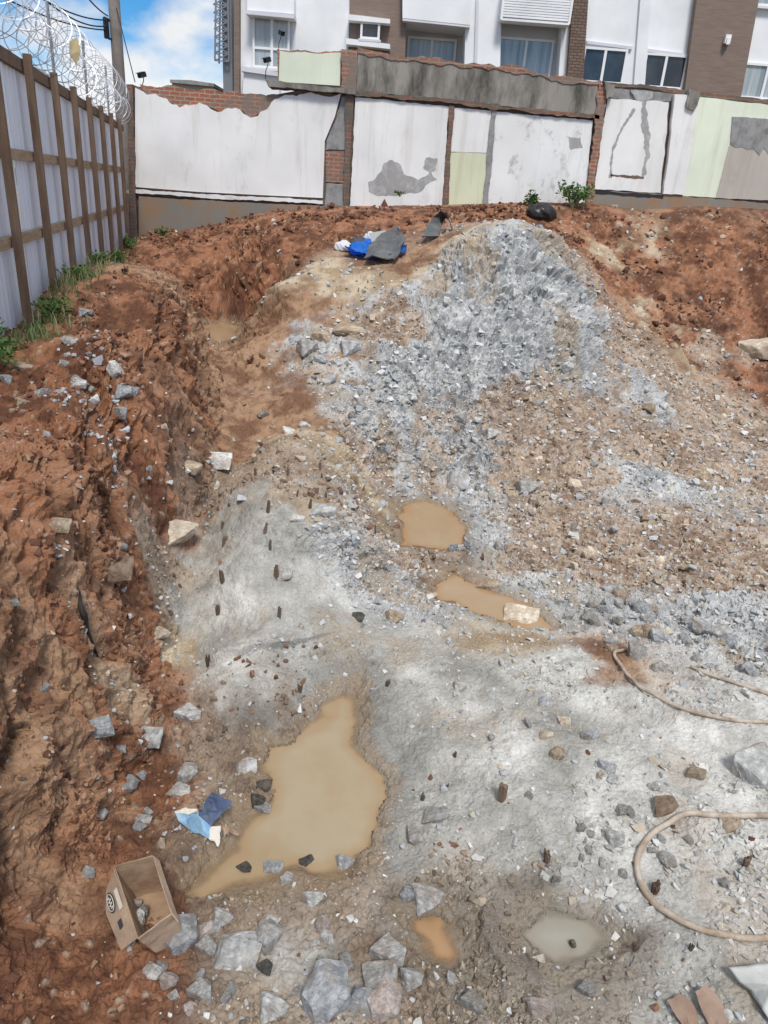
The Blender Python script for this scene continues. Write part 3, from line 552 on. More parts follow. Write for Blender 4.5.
# ------------------------------------------------------------------ apartment building
YB = 28.0
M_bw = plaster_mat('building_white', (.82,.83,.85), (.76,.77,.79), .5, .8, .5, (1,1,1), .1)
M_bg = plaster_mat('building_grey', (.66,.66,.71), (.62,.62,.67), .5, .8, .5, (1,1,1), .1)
M_clad = material('brown_cladding', (.19,.14,.115), .8, color2=(.235,.18,.15), nscale=2.5, stretch=(1,1,9), noise=(30,.12))
M_clad2 = brick_mat('brown_tile', (.21,.145,.115), (.16,.115,.09), (.08,.06,.05), (.11,.08,.07), 1.0, .6, .9)
M_frame = material('white_frame', (.78,.78,.79), .5)
M_glass = material('window_glass', (.20,.26,.29), .12, spec=.8, color2=(.48,.52,.54), nscale=1.3, stretch=(5,1,.25))
M_glassd = material('dark_window_glass', (.018,.02,.026), .08, spec=.7, color2=(.05,.055,.06), nscale=1.2)
M_metal = material('grey_metal', (.26,.27,.29), .5, metallic=.6)
bd = thing('apartment_building', (0, 0, 0), 'white apartment building with brown cladding strips rising behind the ruined walls', 'building')
def bpart(name, pts, dy0, dy1, mat, par=bd): return slab(name, pts, YB+dy0, YB+dy1, mat, par, yref=YB+dy0)
def win(u0, v0, u1, v1, dy, glass, label=None, mull=(.5,), trans=None, shutter=False):
    y = YB+dy; um, vm_ = (u0+u1)/2, (v0+v1)/2
    x0 = aty(u0, vm_, y)[0]; x1 = aty(u1, vm_, y)[0]; z1 = aty(um, v0, y)[2]; z0 = aty(um, v1, y)[2]
    g = MB(); g.box(x0+.04, x1-.04, y-.03, y-.01, z0+.04, z1-.04); wdw = g.build('window', glass, bd)
    f = MB(); t = .07
    f.box(x0, x1, y-.09, y-.005, z0, z0+t); f.box(x0, x1, y-.09, y-.005, z1-t, z1)
    f.box(x0, x0+t, y-.088, y-.006, z0+t, z1-t); f.box(x1-t, x1, y-.088, y-.006, z0+t, z1-t)
    for q in mull:
        xm = x0+(x1-x0)*q; f.box(xm-t*.6, xm+t*.6, y-.086, y-.007, z0+t, z1-t)
    if trans: zm = z0+(z1-z0)*trans; f.box(x0+t, x1-t, y-.084, y-.008, zm-t*.5, zm+t*.5)
    f.build('frame', M_frame, wdw)
    s_ = MB(); s_.box(x0-.05, x1+.05, y-.16, y-.004, z0-.07, z0-.002); s_.build('sill', M_bg, wdw)
    if label: wdw['label'] = label
    return wdw
# masses, from left to right (higher storeys run on above the picture)
bpart('corner_post', [(234,-60),(239.5,-60),(239.5,105),(234,105)], -.2, .3, M_clad)
bpart('wall', [(240,-70),(352,-70),(346,130),(240,120)], .0, .4, M_bw)
bpart('bay_window_surround', [(247,-60),(294,-60),(294,14),(247,10)], -.5, 0, M_bw)
bpart('bay_window_surround', [(244,70),(279,76),(279,110),(242,106)], -.5, 0, M_bw)
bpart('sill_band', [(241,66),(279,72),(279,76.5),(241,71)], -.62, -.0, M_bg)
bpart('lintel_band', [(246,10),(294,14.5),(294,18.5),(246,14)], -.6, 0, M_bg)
win(253, 16, 290, 69, -.08, M_glass, mull=(.52,), trans=.38)
bpart('cladding', [(350,-70),(408,-70),(404,110),(349,100)], -.05, .4, M_clad)
bpart('balcony_band', [(348,14),(390,19),(390,23.5),(348,20)], -.45, 0, M_bw)
bpart('balcony_band', [(346,38),(390,44),(390,49),(346,44)], -.45, 0, M_bw)
win(360.5, 22, 380, 40, -.3, M_glassd, mull=())
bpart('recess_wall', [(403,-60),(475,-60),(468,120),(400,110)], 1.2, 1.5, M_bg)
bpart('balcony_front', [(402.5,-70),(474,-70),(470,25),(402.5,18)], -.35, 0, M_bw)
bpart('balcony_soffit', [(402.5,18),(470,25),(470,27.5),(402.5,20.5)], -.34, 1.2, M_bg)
win(407, 38, 456, 64, 1.15, M_glass)
bpart('column', [(468,-60),(503,-60),(499,120),(463,115)], -.1, 1.3, M_bw)
bpart('downpipe_cover', [(478,-60),(481,-60),(476,100),(473,100)], -.16, -.1, M_bg)
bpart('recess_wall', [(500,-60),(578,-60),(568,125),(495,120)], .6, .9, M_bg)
bpart('balcony_front', [(503,-70),(574,-70),(571,-5),(503,-13)], -.1, .6, M_bw)
lv_ = thing('x', (0,0,0), 'x', 'x'); bpy.data.objects.remove(lv_)
mlv = MB(); p0 = aty(503, 2, YB-.5); p1 = aty(571, 10, YB-.5); x0, x1 = p0[0], p1[0]; z0 = aty(537, 21, YB-.5)[2]; z1 = aty(537, -16, YB-.5)[2]
for k in range(13):
    zz = z0+.05+(z1-z0-.05)*k/13; mlv.box(x0, x1, YB-.52, YB-.46, zz, zz+.055)
mlv.box(x0-.03, x0+.04, YB-.55, YB-.1, z0-.03, z1); mlv.box(x1-.04, x1+.03, YB-.55, YB-.1, z0-.03, z1); mlv.box(x0, x1, YB-.56, YB-.1, z0-.06, z0); mlv.box(x0+.04, x1-.04, YB-.2, YB-.15, z0, z1)
mlv.build('louvred_screen', M_bw, bd)
win(497, 38.5, 552, 78, .55, M_glass)
bpart('column', [(567,-60),(582,-60),(572,120),(556,120)], -.02, .7, M_bw)
bpart('tiled_column', [(578,-60),(592,-60),(581,118),(564,115)], -.25, .4, M_clad2)
bpart('wall', [(590,-70),(712,-70),(690,140),(575,130)], .0, .4, M_bw)
bpart('pilaster', [(645,-60),(656,-60),(643,110),(632,110)], -.1, 0, M_bw)
bpart('lintel_band', [(587,40.5),(633,46.5),(632,49.5),(587,43.5)], -.08, 0, M_bg)
bpart('lintel_band', [(644,48),(688,54),(687,57),(643,51)], -.08, 0, M_bg)
win(581, 48, 625, 84, -.0, M_glassd, 'dark window with a white frame, left of the two dark ones')
win(642, 54, 685, 89, -.0, M_glassd)
bpart('cladding', [(705,-60),(770,-60),(735,130),(680,125)], -.3, .4, M_clad)
bpart('wall', [(762,-60),(1000,-30),(1000,160),(730,130)], .0, .4, M_bw)
win(738, 64, 790, 100, -.0, M_glass)
win(754, -30, 800, 8, -.0, M_glass)
ml = MB(); q = aty(728, 39, YB-.42); ml.box(q[0]-.09, q[0]+.09, YB-.45, YB-.302, q[2]-.12, q[2]+.12); ml.box(q[0]-.05, q[0]+.05, YB-.5, YB-.45, q[2]-.16, q[2]+.02); ml.build('wall_lamp', M_frame, bd)
ml = MB(); ml.box(aty(240,50,YB)[0], aty(1000,50,YB)[0], YB+1.62, YB+9, 3.2, 14); ml.build('rear_mass', M_bg, bd)
# lattice mast left of the building
ms = thing('lattice_mast', (0,0,0), 'grey metal lattice frame standing against the left edge of the apartment building', 'mast')
m = MB(); a0 = aty(217, 62, 28.6); b0 = aty(231, 62, 28.6); zt = 10.5; zb = a0[2]
xl0, xr0 = a0[0], b0[0]
for (xx, yy) in ((xl0, 28.3), (xr0, 28.3), (xl0, 28.9), (xr0, 28.9)): m.bar((xx+ (.15 if xx == xl0 else 0), yy, zt), (xx, yy, zb), .05)
for k in range(14):
    z = zb+(zt-zb)*k/14; z2 = zb+(zt-zb)*(k+1)/14
    m.bar((xl0, 28.3, z), (xr0, 28.3, z2), .035); m.bar((xl0, 28.3, z), (xr0, 28.3, z), .035); m.bar((xr0, 28.3, z), (xl0, 28.3, z2), .03)
m.build('lattice', M_metal, ms)
m = MB(); e0 = aty(224, 92, 28.6); m.box(e0[0]-.0, e0[0]+.33, 28.5, 28.9, 3, 10.3); m.build('duct', M_metal, ms)
# low roof house behind the left wall
hs_ = thing('house', (0,0,0), 'small flat roofed beige block seen just above the left wall against the cloud', 'house')
slab('wall', [(172,82),(213,86),(213,100),(172,100)], 30, 33, M_beige, hs_, yref=30)
slab('roof', [(170,79.5),(190,80),(214,83.5),(214,86.5),(170,82.5)], 29.8, 33.2, M_conc2, hs_, yref=29.8)
# ------------------------------------------------------------------ fence
fdir = Vector((-.2565, 1, 0)).normalized(); fn = Vector((fdir.y, -fdir.x, 0))
def FP(y, z, off=0): return Vector((FX(y), y, z))+fn*off
M_post = material('brown_timber', (.11,.07,.048), .85, color2=(.20,.135,.095), nscale=3, stretch=(4,4,.6), bump=(30,.5,.01))
M_rail = material('raw_timber', (.25,.17,.11), .85, color2=(.38,.28,.19), nscale=4, stretch=(1,1,6), bump=(30,.4,.01))
M_sheet = material('galvanised_sheet', (.60,.62,.70), .5, metallic=.1, color2=(.70,.72,.80), nscale=1.2, stretch=(3,3,.6), spec=.5)
fe = thing('hoarding_fence', (0,0,0), 'tall corrugated metal fence with brown timber posts and rails along the left bank', 'fence')
for s0 in np.arange(2.4, 18.0, 1.42*2):
    m = MB(); k = 0; ys = np.arange(s0, min(s0+1.42*2, 18.45)+.001, .019); v = []; f = []
    for i, y in enumerate(ys):
        ph = (i % 8); off = -.02+(.018 if ph in (1, 2) else .009 if ph in (0, 3) else 0)
        v += [tuple(FP(y, 1.85, off)), tuple(FP(y, 4.55, off))]
    for i in range(len(ys)-1): f.append((2*i, 2*i+2, 2*i+3, 2*i+1))
    nv_ = len(v); v += [tuple(Vector(q)-fn*.004) for q in v]; f += [tuple(nv_+j for j in g[::-1]) for g in f]
    m.add(v, f); m.build('metal_sheet', M_sheet, fe)
for y in np.arange(8.73-1.42*4, 18.4, 1.405):
    m = MB(); jx = random.uniform(-.01, .01); m.bar(FP(y, 1.7, .11), FP(y+jx, 4.60, .11), .06, .08, upv=tuple(fn)); m.build('post', M_post, fe)
for z, h_, mm in ((4.49, .12, M_post), (3.62, .10, M_rail), (2.83, .10, M_rail)):
    m = MB(); m.bar(FP(2.3, z, .03), FP(18.45, z, .03), .05, h_); m.build('rail', mm, fe)
# razor wire
M_wire = material('razor_wire_steel', (.50,.52,.56), .45, metallic=.6, spec=.6)
rw = thing('razor_wire', (0,0,0), 'silver coils of razor wire running along the top of the corrugated fence', 'razor wire')
def coil(zc, rad, y0, y1, pitch, ph):
    P = []; n_ = int((y1-y0)/pitch*22)
    rr_ = random.Random(int(zc*100))
    for i in range(n_):
        t = i/22*2*math.pi+ph; y = y0+(y1-y0)*i/n_+.10*math.sin(t*.5); r_ = rad*(1+.06*math.sin(i*.013)+.04*math.sin(t*1.5))
        P.append(FP(y, zc+r_*math.sin(t)+.02*math.sin(i*.02), .0+r_*math.cos(t)))
    return P
for zc, rad, pi, ph in ((4.86, .27, .30, 0), (5.18, .27, .34, 1.3)):
    m = MB(); m.tube(coil(zc, rad, 5.5, 18.4, pi, ph), .005, 3, False); m.build('coil', M_wire, rw)
for zc in (4.72, 5.02, 5.32):
    m = MB(); m.tube([FP(y, zc+.02*math.sin(y*3), .0) for y in np.arange(5.5, 18.4, .3)], .006, 4); m.build('strand', M_wire, rw)
for y in np.arange(8.1, 18.4, 2.84):
    m = MB(); m.bar(FP(y, 4.5, -.03), FP(y, 5.5, -.03), .03); m.build('bracket', M_metal, rw)
M_rag = material('yellowed_rag', (.55,.46,.25), .9, color2=(.4,.33,.2))
rgp = FP(10.6, 5.02, .25); m = MB()
m.add([(0,0,0),(.10,.02,.06),(.14,0,-.10),(.05,.03,-.26),(-.02,.01,-.14),(.06,.05,-.02)], [(0,1,5),(1,2,5),(2,3,5),(3,4,5),(4,0,5),(0,4,3,2,1)])
tag(m.build('rag', M_rag, None, loc=rgp), 'yellowish scrap of rag caught on the razor wire', 'rag')
# utility pole
M_pole = material('pole_concrete', (.17,.15,.135), .9, color2=(.25,.22,.20), nscale=3, bump=(20,.3,.01))
up_ = thing('utility_pole', (0,0,0), 'grey brown utility pole rising behind the end of the fence', 'utility pole')
m = MB(); m.tube([(-8.75,24,2),(-8.73,24,4),(-8.71,24,7),(-8.70,24,10.5)], [.19,.18,.165,.15], 14); m.build('pole', M_pole, up_, True)
m = MB(); q = aty(106, 26, 23.8); m.box(q[0]-.06, q[0]+.06, 23.75, 23.87, q[2]-.3, q[2]+.2); m.bar((q[0]-.05, 23.8, q[2]+.2), (-8.7, 24, q[2]+.1), .06); m.bar((q[0]+.05, 23.8, q[2]-.3), (-8.7, 24, q[2]-.3), .05); m.build('cable_bracket', M_dark, up_)
for (a, b, c_, lb) in (((106,20), (0,-30), .5, 'second highest dark cable sagging left from the box on the utility pole'), ((107,26), (20,-22), .6, 'third dark cable down on the utility pole, running to the upper left'), ((105,30), (-60,-40), .6, 'lowest dark cable leaving the utility pole box over the razor wire'), ((108,16), (60,-40), .3, 'steepest dark cable going up from the top of the utility pole box')):
    A_ = aty(*a, 23.8); B_ = aty(*b, 16.0); m = MB(); m.tube([tuple(A_*(1-t)+B_*t-np.array([0,0,c_*4*t*(1-t)*.4])) for t in np.linspace(0, 1, 14)], .018, 5)
    tag(m.build('cable', M_dark), lb, 'cable', 'overhead cables at the utility pole')
A_ = aty(116, 6, 24); B_ = aty(135, 82, 20.0); m = MB(); m.tube([tuple(A_*(1-t)+B_*t) for t in np.linspace(0, 1, 6)], .013, 5)
tag(m.build('guy_wire', M_dark), 'thin straight wire slanting down from the pole to the corner of the white wall', 'wire')
# cameras
M_black = material('black_plastic', (.012,.012,.014), .4, spec=.5)
for (u, v, y, lab, k) in ((143, 75, YW+.05, 'small black camera on a thin stem at the left end of the white wall top', 0), (281, 33, 22, 'upper black camera standing in front of the bay window', 1), (268, 60, 20, 'lower black camera on a stem beside the pale green wall stub', 0)):
    q = aty(u, v, y); t = thing('security_camera', q, lab, 'camera')
    m = MB(); m.box(-.07,.07,-.16,.08,-.06,.07); m.box(-.085,.085,-.2,.05,.075,.09); m.tube([(0,-.16,0),(0,-.19,0)], .045, 10); b_ = m.build('housing', M_black, t); b_.rotation_euler = (R_(18), 0, R_(40 if k else -35))
    m = MB(); m.tube([(0,.04,-.06),(-.03,.1,-.16),(-.10,.12,-.3),(-.10,.12,-.55)], .014, 6); m.build('stem', M_black, t); t.scale = (.72,)*3
# ================================================================== LOOSE THINGS
protos = []
def rock_proto(seed, n=11, stretch=(1,1,.7), bev=.05):
    r = random.Random(seed); bm = bmesh.new()
    ax = [(r.uniform(-1,1), r.uniform(-1,1), r.uniform(-1,1)) for _ in range(60)]; pts = []
    for p in ax:
        l = max(abs(p[0]), abs(p[1]), abs(p[2])); q = Vector(p)/l*r.uniform(.75, 1); q.x *= 1 if r.random() < .5 else .85
        if all((q-o).length > .7 for o in pts): pts.append(q)
        if len(pts) >= n: break
    for q in pts: bm.verts.new((q.x*stretch[0]*.5, q.y*stretch[1]*.5, q.z*stretch[2]*.5))
    bmesh.ops.convex_hull(bm, input=list(bm.verts)); 
    for vv in [vv for vv in bm.verts if not vv.link_faces]: bm.verts.remove(vv)
    bmesh.ops.dissolve_limit(bm, angle_limit=.25, verts=list(bm.verts), edges=list(bm.edges))
    if bev:
        bmesh.ops.bevel(bm, geom=list(bm.edges), offset=bev*.4, segments=1, affect='EDGES', profile=.5)
        bmesh.ops.triangulate(bm, faces=list(bm.faces))
        bmesh.ops.subdivide_edges(bm, edges=[e for e in bm.edges if e.calc_length() > .25], cuts=2, use_grid_fill=True)
        for vv in bm.verts:
            vv.co += Vector((r.uniform(-1,1), r.uniform(-1,1), r.uniform(-1,1)))*.013
    bm.normal_update(); return bm
def to_mesh(bm, name, mat):
    me = bpy.data.meshes.new(name); bm.to_mesh(me); bm.free()
    if mat: me.materials.append(mat)
    return me
def rmat(name, a, b, lo=.38, hi=.62, ns=4):
    m = material(name, a, .9, color2=b, nscale=ns, lo=lo, hi=hi, noise=(9,.2), bump=(11,.9,.035), var=.2, spec=.2); t = m.node_tree; bs = t.nodes['Principled BSDF']
    src = bs.inputs['Base Color'].links[0].from_socket; n_ = t.nodes.new('ShaderNodeTexNoise'); n_.inputs['Scale'].default_value = 1.7; n_.inputs['Detail'].default_value = 7; n_.inputs['Roughness'].default_value = .65
    co = t.nodes.new('ShaderNodeTexCoord'); oi = t.nodes.new('ShaderNodeObjectInfo'); ad_ = t.nodes.new('ShaderNodeVectorMath'); ad_.operation = 'ADD'; sc_ = t.nodes.new('ShaderNodeVectorMath'); sc_.operation = 'SCALE'; sc_.inputs[0].default_value = (7, 3, 5)
    t.links.new(oi.outputs['Random'], sc_.inputs['Scale']); t.links.new(co.outputs['Object'], ad_.inputs[0]); t.links.new(sc_.outputs[0], ad_.inputs[1]); t.links.new(ad_.outputs[0], n_.inputs['Vector'])
    r_ = t.nodes.new('ShaderNodeMapRange'); r_.inputs['From Min'].default_value = .48; r_.inputs['From Max'].default_value = .68; r_.inputs['To Max'].default_value = .65; t.links.new(n_.outputs[0], r_.inputs[0])
    mx_ = t.nodes.new('ShaderNodeMixRGB'); t.links.new(r_.outputs[0], mx_.inputs[0]); t.links.new(src, mx_.inputs[1]); mx_.inputs[2].default_value = (.27,.19,.13,1); t.links.new(mx_.outputs[0], bs.inputs['Base Color']); return m
RM = {
 'pale grey': rmat('pale_grey_stone', (.40,.40,.395), (.64,.64,.625)),
 'blue grey': rmat('blue_grey_stone', (.30,.32,.34), (.53,.545,.56)),
 'grey': rmat('grey_stone', (.30,.295,.28), (.48,.47,.45)),
 'cream': rmat('cream_stone', (.58,.48,.37), (.74,.66,.55)),
 'white': rmat('white_stone', (.60,.58,.55), (.74,.73,.71)),
 'tan': rmat('tan_stone', (.36,.275,.20), (.54,.45,.34)),
 'dark wet': rmat('dark_wet_stone', (.06,.062,.06), (.14,.135,.12)),
 'brown': rmat('brown_stone', (.22,.15,.11), (.36,.27,.20)),
 'pinkish': rmat('pinkish_stone', (.46,.38,.35), (.62,.55,.51)),
}
for n_ in RM: 
    if n_ == 'dark wet': RM[n_].node_tree.nodes['Principled BSDF'].inputs['Roughness'].default_value = .45
PM = {}
def rock_mesh(col, shape):
    k = (col, shape)
    if k not in PM:
        st = [(1,.9,.75),(1,.7,.5),(1,.8,.35),(1,.5,.42),(1,.85,.85),(1,.65,.28),(1,.8,.6),(.85,1,.45)][shape]
        PM[k] = to_mesh(rock_proto(100+shape*7, 12+shape % 4, st), 'stone', RM[col])
    return PM[k]
def put_rock(u, v, wpx, aspect, col, label, shape=None, rz=None, tilt=.25, sink=.25, group=None, P=None, lift=0):
    if P is None:
        P = on(u, v)
    d = np.linalg.norm(P-np.array([0,0,CZ])); Wm = wpx/FPX*d*math.cos(math.atan(math.hypot(u-384, v-512)/FPX)) if wpx else 0.1
    shape = random.randrange(8) if shape is None else shape
    me = rock_mesh(col, shape); o = bpy.data.objects.new('rock', me); link(o)
    dz = me_dims(me)
    sx = Wm/dz[0]; vis = aspect*Wm
    sy = sx*random.uniform(.85, 1.1); sz = sx*max(.45, min(1.8, aspect/.75/(dz[2]/.6)))
    o.scale = (sx, sy, sz)
    o.rotation_euler = (random.uniform(-tilt, tilt), random.uniform(-tilt, tilt), random.uniform(-.5, .5) if rz is None else rz)
    hz = dz[2]*sz*.5
    o.location = (P[0], P[1]+dz[1]*sy*.15, P[2]+hz*(1-2*(sink+.10))+lift)
    tag(o, label, 'rock', group); return o
_md = {}
def me_dims(me):
    if me.name not in _md:
        c = np.array([v.co[:] for v in me.vertices]); _md[me.name] = c.max(0)-c.min(0)
    return _md[me.name]
HR = [
 (176,537,36,.70,'cream','large cream coloured block lying at the foot of the red bank',4,.5),
 (215,463,28,.55,'white','bright white flat stone beyond the cream block',2,.1),
 (188,470,24,.5,'tan','flat buff stone just left of the bright white stone',5,-.3),
 (161,637,17,.75,'cream','small cream block between the dark root and the grey rock',4,0),
 (246,772,25,.8,'pale grey','pale grey stone at the upper left shore of the big puddle',1,.5),
 (94,733,32,.75,'blue grey','wedge shaped blue grey rock half buried in red soil below the bank',3,.6),
 (148,740,24,.6,'pale grey','pale broken stone right of the half buried blue grey wedge',2,0),
 (121,750,10,1.9,'blue grey','narrow upright blue grey splinter of rock in the red soil',3,0),
 (187,720,26,.75,'pale grey','broken pale rock split in two at the left edge of the grey rock sheet',0,.3),
 (195,713,12,1.6,'dark wet','dark shard leaning on the split pale rock',3,.8),
 (187,778,20,1.0,'pale grey','tall pale stone just above the torn blue carton',6,.5),
 (181,795,24,.55,'pale grey','flat grey slab below the tall pale stone above the torn carton',5,-.2),
 (141,778,10,.8,'blue grey','small blue stone left of the flat grey slab',0,0),
 (98,817,15,.8,'pale grey','small pale stone with a pointed top above the cardboard box',1,0),
 (142,823,17,.5,'pale grey','small flat light stone between the cardboard box and torn carton',5,0),
 (237,961,52,.75,'pale grey','biggest angular grey rock right of the cardboard box',1,.2),
 (180,945,34,1.1,'blue grey','upright grey rock touching the right side of the cardboard box',6,.5),
 (205,952,20,.95,'grey','grey rock between the box side rock and the biggest angular rock',0,.3),
 (222,922,19,.9,'pale grey','light stone behind the biggest angular rock',4,.1),
 (213,930,14,.7,'blue grey','small blue grey stone leaning against the light stone behind the big rock',2,0),
 (266,944,26,1.2,'pale grey','tall pale rock on the right of the biggest angular rock',6,.8),
 (271,924,14,.6,'white','whitish pebble behind the tall pale rock',4,0),
 (264,972,16,.8,'dark wet','dark wet stone at the base of the tall pale rock',0,0),
 (199,997,24,.9,'pale grey','pale rock below the biggest angular rock, toward the bottom left',0,.3),
 (228,997,18,1.5,'blue grey','narrow upright blue grey rock near the bottom edge',3,1.4),
 (168,985,18,.9,'pinkish','pinkish stone near the bottom left',4,0),
 (150,976,22,.7,'pale grey','pair size pale stone left of the pinkish stone',1,-.4),
 (161,970,12,.8,'blue grey','small stone between the pale stone and the upright box side rock',4,0),
 (272,1014,28,.95,'pale grey','pale block cut by the bottom edge, left of the largest grey boulder',4,.1),
 (325,1006,48,1.05,'blue grey','largest blue grey boulder at the bottom of the picture',6,.3),
 (386,962,34,.95,'pale grey','pale boulder on top of the bottom pile, next to the small puddle',0,.2),
 (378,984,34,.7,'grey','grey flat rock under the pale boulder of the bottom pile',2,.1),
 (362,1008,34,.8,'blue grey','blue grey rock at the left of the bottom pile',1,-.2),
 (383,1012,34,1.05,'pinkish','pinkish pointed rock at the front of the bottom pile',6,0),
 (400,998,11,2.0,'blue grey','thin upright shard at the right side of the bottom pile',3,1.5),
 (411,983,20,.85,'pale grey','small light rock right of the bottom pile',4,.3),
 (426,903,29,.78,'pale grey','rounded pale rock at the head of the small orange puddle',4,.2),
 (407,899,15,1.2,'blue grey','greenish grey stone left of the rounded pale rock',6,.2),
 (471,1008,22,1.1,'grey','grey rounded rock right of the bottom pile near the lower edge',0,.1),
 (459,1000,9,2.0,'grey','thin flake standing beside the rounded grey rock',3,1.5),
 (538,1014,26,.9,'pinkish','pinkish boulder on the bottom edge below the stake in the mud pool',4,.3),
 (585,994,18,1.0,'grey','rounded grey brown stone below the mud pool',0,.1),
 (313,902,19,.75,'pale grey','pale pebble between the big puddle and the small orange puddle',4,.4),
 (344,867,17,1.0,'blue grey','square blue grey stone on the lower right shore of the big puddle',4,.2),
 (326,851,16,.8,'dark wet','dark pointed stone standing in the big puddle',1,0),
 (308,829,14,.6,'dark wet','small dark stone in the middle of the big puddle',2,0),
 (305,866,18,.6,'dark wet','dark slab in the shallow lower part of the big puddle',5,.6),
 (272,871,19,.65,'blue grey','grey topped stone in the shallow lower left of the big puddle',2,0),
 (244,873,16,.85,'dark wet','dark stone in the orange shallows of the big puddle',0,0),
 (255,865,10,.8,'tan','small tan stone behind the dark stone in the orange shallows',4,0),
 (286,882,12,1.0,'pale grey','small pale stone on the lower shore of the big puddle',6,0),
 (263,788,18,.6,'dark wet','dark stone on the left shore of the big puddle',1,.3),
 (262,812,16,.9,'blue grey','blue grey stone on the left shore just below the dark one',0,.3),
 (257,803,14,.8,'dark wet','wet dark lump between two stones on the left shore of the big puddle',4,.3),
 (418,838,24,.55,'grey','flat grey stone right of the big puddle, lower of two',2,0),
 (435,819,27,.5,'grey','flat grey stone right of the big puddle, upper of two',5,.1),
 (460,689,14,.75,'white','white lump lying alone on the grey rock sheet',4,0),
 (456,695,9,.5,'white','small white flake beside the lone white lump',5,.5),
 (546,704,16,.6,'blue grey','blue stone on the slab left of the hose loops',1,0),
 (564,724,12,.7,'cream','cream pebble on the slab below the blue stone',2,0),
 (546,737,14,.55,'cream','flat cream stone on the slab, lower left of the cream pebble',5,0),
 (557,757,14,1.0,'tan','upright tan stone in the middle of the slab',6,0),
 (590,738,18,1.3,'blue grey','large blue grey flake leaning on the slab below the orange stain',3,.4),
 (606,770,18,1.0,'blue grey','blue grey flake at the left of the two hose loops',3,-.3),
 (614,842,19,.8,'pale grey','rounded pale stone left of the lower hose loop',4,.2),
 (583,826,14,.7,'pale grey','pale stone uphill of the rounded one left of the lower hose loop',2,.2),
 (756,776,44,1.0,'pale grey','large pale boulder at the right edge beside the slab',2,.5),
 (664,810,30,.45,'brown','flat brown slab above the lower hose loop',5,.3),
 (695,778,18,.8,'tan','tan stone on the slab between the hose loops',0,.3),
 (730,828,22,.6,'tan','brown scrap of flat stone inside the lower hose loop',5,.2),
 (458,485,27,.8,'blue grey','large blue grey boulder above the upper ochre puddle',1,.1),
 (528,491,22,.7,'grey','rounded grey boulder in the rubble right of the upper ochre puddle',4,.1),
 (512,497,14,.6,'tan','tan stone next to the rounded grey boulder in the rubble',2,.1),
 (519,622,34,.6,'cream','cream boulder sitting in the edge of the long ochre puddle',2,-.3),
 (488,587,20,.55,'tan','flat tan stone on the upper shore of the long ochre puddle',5,-.3),
 (401,579,15,.8,'pale grey','pale rock on the left shore between the two ochre puddles',4,0),
 (387,571,10,.8,'blue grey','small stone left of the pale rock between the ochre puddles',0,0),
 (524,589,12,.8,'blue grey','small blue grey rock on the right shore of the long ochre puddle',4,0),
 (394,621,17,.9,'tan','square tan rock where the grey sheet meets the ochre puddle',4,.2),
 (357,619,15,.7,'dark wet','dark lump on the grey rock sheet above the big puddle',1,0),
 (758,352,34,.55,'cream','cream boulder at the foot of the red bank, right edge',2,.3),
 (350,352,21,.85,'blue grey','blue grey boulder on the left shoulder of the rock mound',4,.2),
 (307,352,19,.95,'grey','square grey boulder at the far left of the mound shoulder',4,.4),
 (321,341,19,.75,'tan','tan grey block between two boulders on the mound shoulder',0,.2),
 (349,334,34,.4,'tan','long flat tan slab on top of the mound shoulder',5,.1),
 (338,410,17,.75,'blue grey','blue grey rock at the lower left of the mound',1,.2),
 (493,436,14,.75,'pale grey','light block at the foot of the mound',4,0),
 (411,388,12,1.5,'pale grey','upright pale slab on the middle face of the mound',3,1.2),
 (384,452,14,.8,'blue grey','blue grey rock below the mound left of the gravel',0,.2),
 (85,315,14,.65,'blue grey','blue grey concrete lump lying by the grass at the fence',4,.1),
 (68,342,15,.5,'grey','flat grey stone on the left bank below the fence grass',2,0),
 (22,369,18,.5,'tan','flat tan stone on the left bank near the leafy plant',5,.1),
 (5,382,14,.8,'blue grey','blue grey stone at the left edge of the bank',0,.2),
 (115,368,11,.7,'blue grey','light blue stone between the two rubble strips on the bank',4,.3),
 (123,393,18,.8,'blue grey','blue grey chunk on the bank crest above the trench',1,.4),
 (120,415,13,1.0,'blue grey','second blue grey chunk just under the crest of the bank',0,.2),
 (22,405,10,.9,'tan','small round tan stone at the left edge of the bank',4,0),
 (164,428,8,2.2,'cream','narrow cream stone set upright in the face of the bank',3,1.4),
 (149,470,8,1.7,'pale grey','narrow pale stone in the bank face, lower than the cream one',3,1.4),
 (58,527,20,.6,'tan','mossy tan rock embedded in the red bank face',2,.2),
 (122,549,10,1.0,'blue grey','round blue grey pebble in the red bank face',4,0),
 (111,573,36,.5,'brown','broad brown rock bulging from the lower bank face',2,.2),
 (587,228,9,2.6,'tan','tall tan rock standing in the red soil below the broken brick edge',3,1.5),
 (493,200,0,0,'tan','',0,0),
 (170,202,10,.8,'grey','grey lump at the far corner where fence and wall meet',4,0),
 (205,408,12,.6,'grey','',0,0),
 (322,514,26,.5,'pale grey','pale flat slab on the ledge beside the drilled stakes',5,.2),
 (297,520,14,.5,'white','small whitish slab left of the pale flat slab on the ledge',5,.2),
 (283,577,20,.7,'grey','grey lump beside a stake on the drilled rock',1,.1),
 (128,945,14,.9,'pale grey','pale stone in the front corner of the cardboard box flap',4,0),
]
for (u, v, wpx, asp, col, lab, shp, rz) in HR:
    if wpx and lab: put_rock(u, v, wpx*1.06, asp, col, lab, shp, rz, tilt=.12)
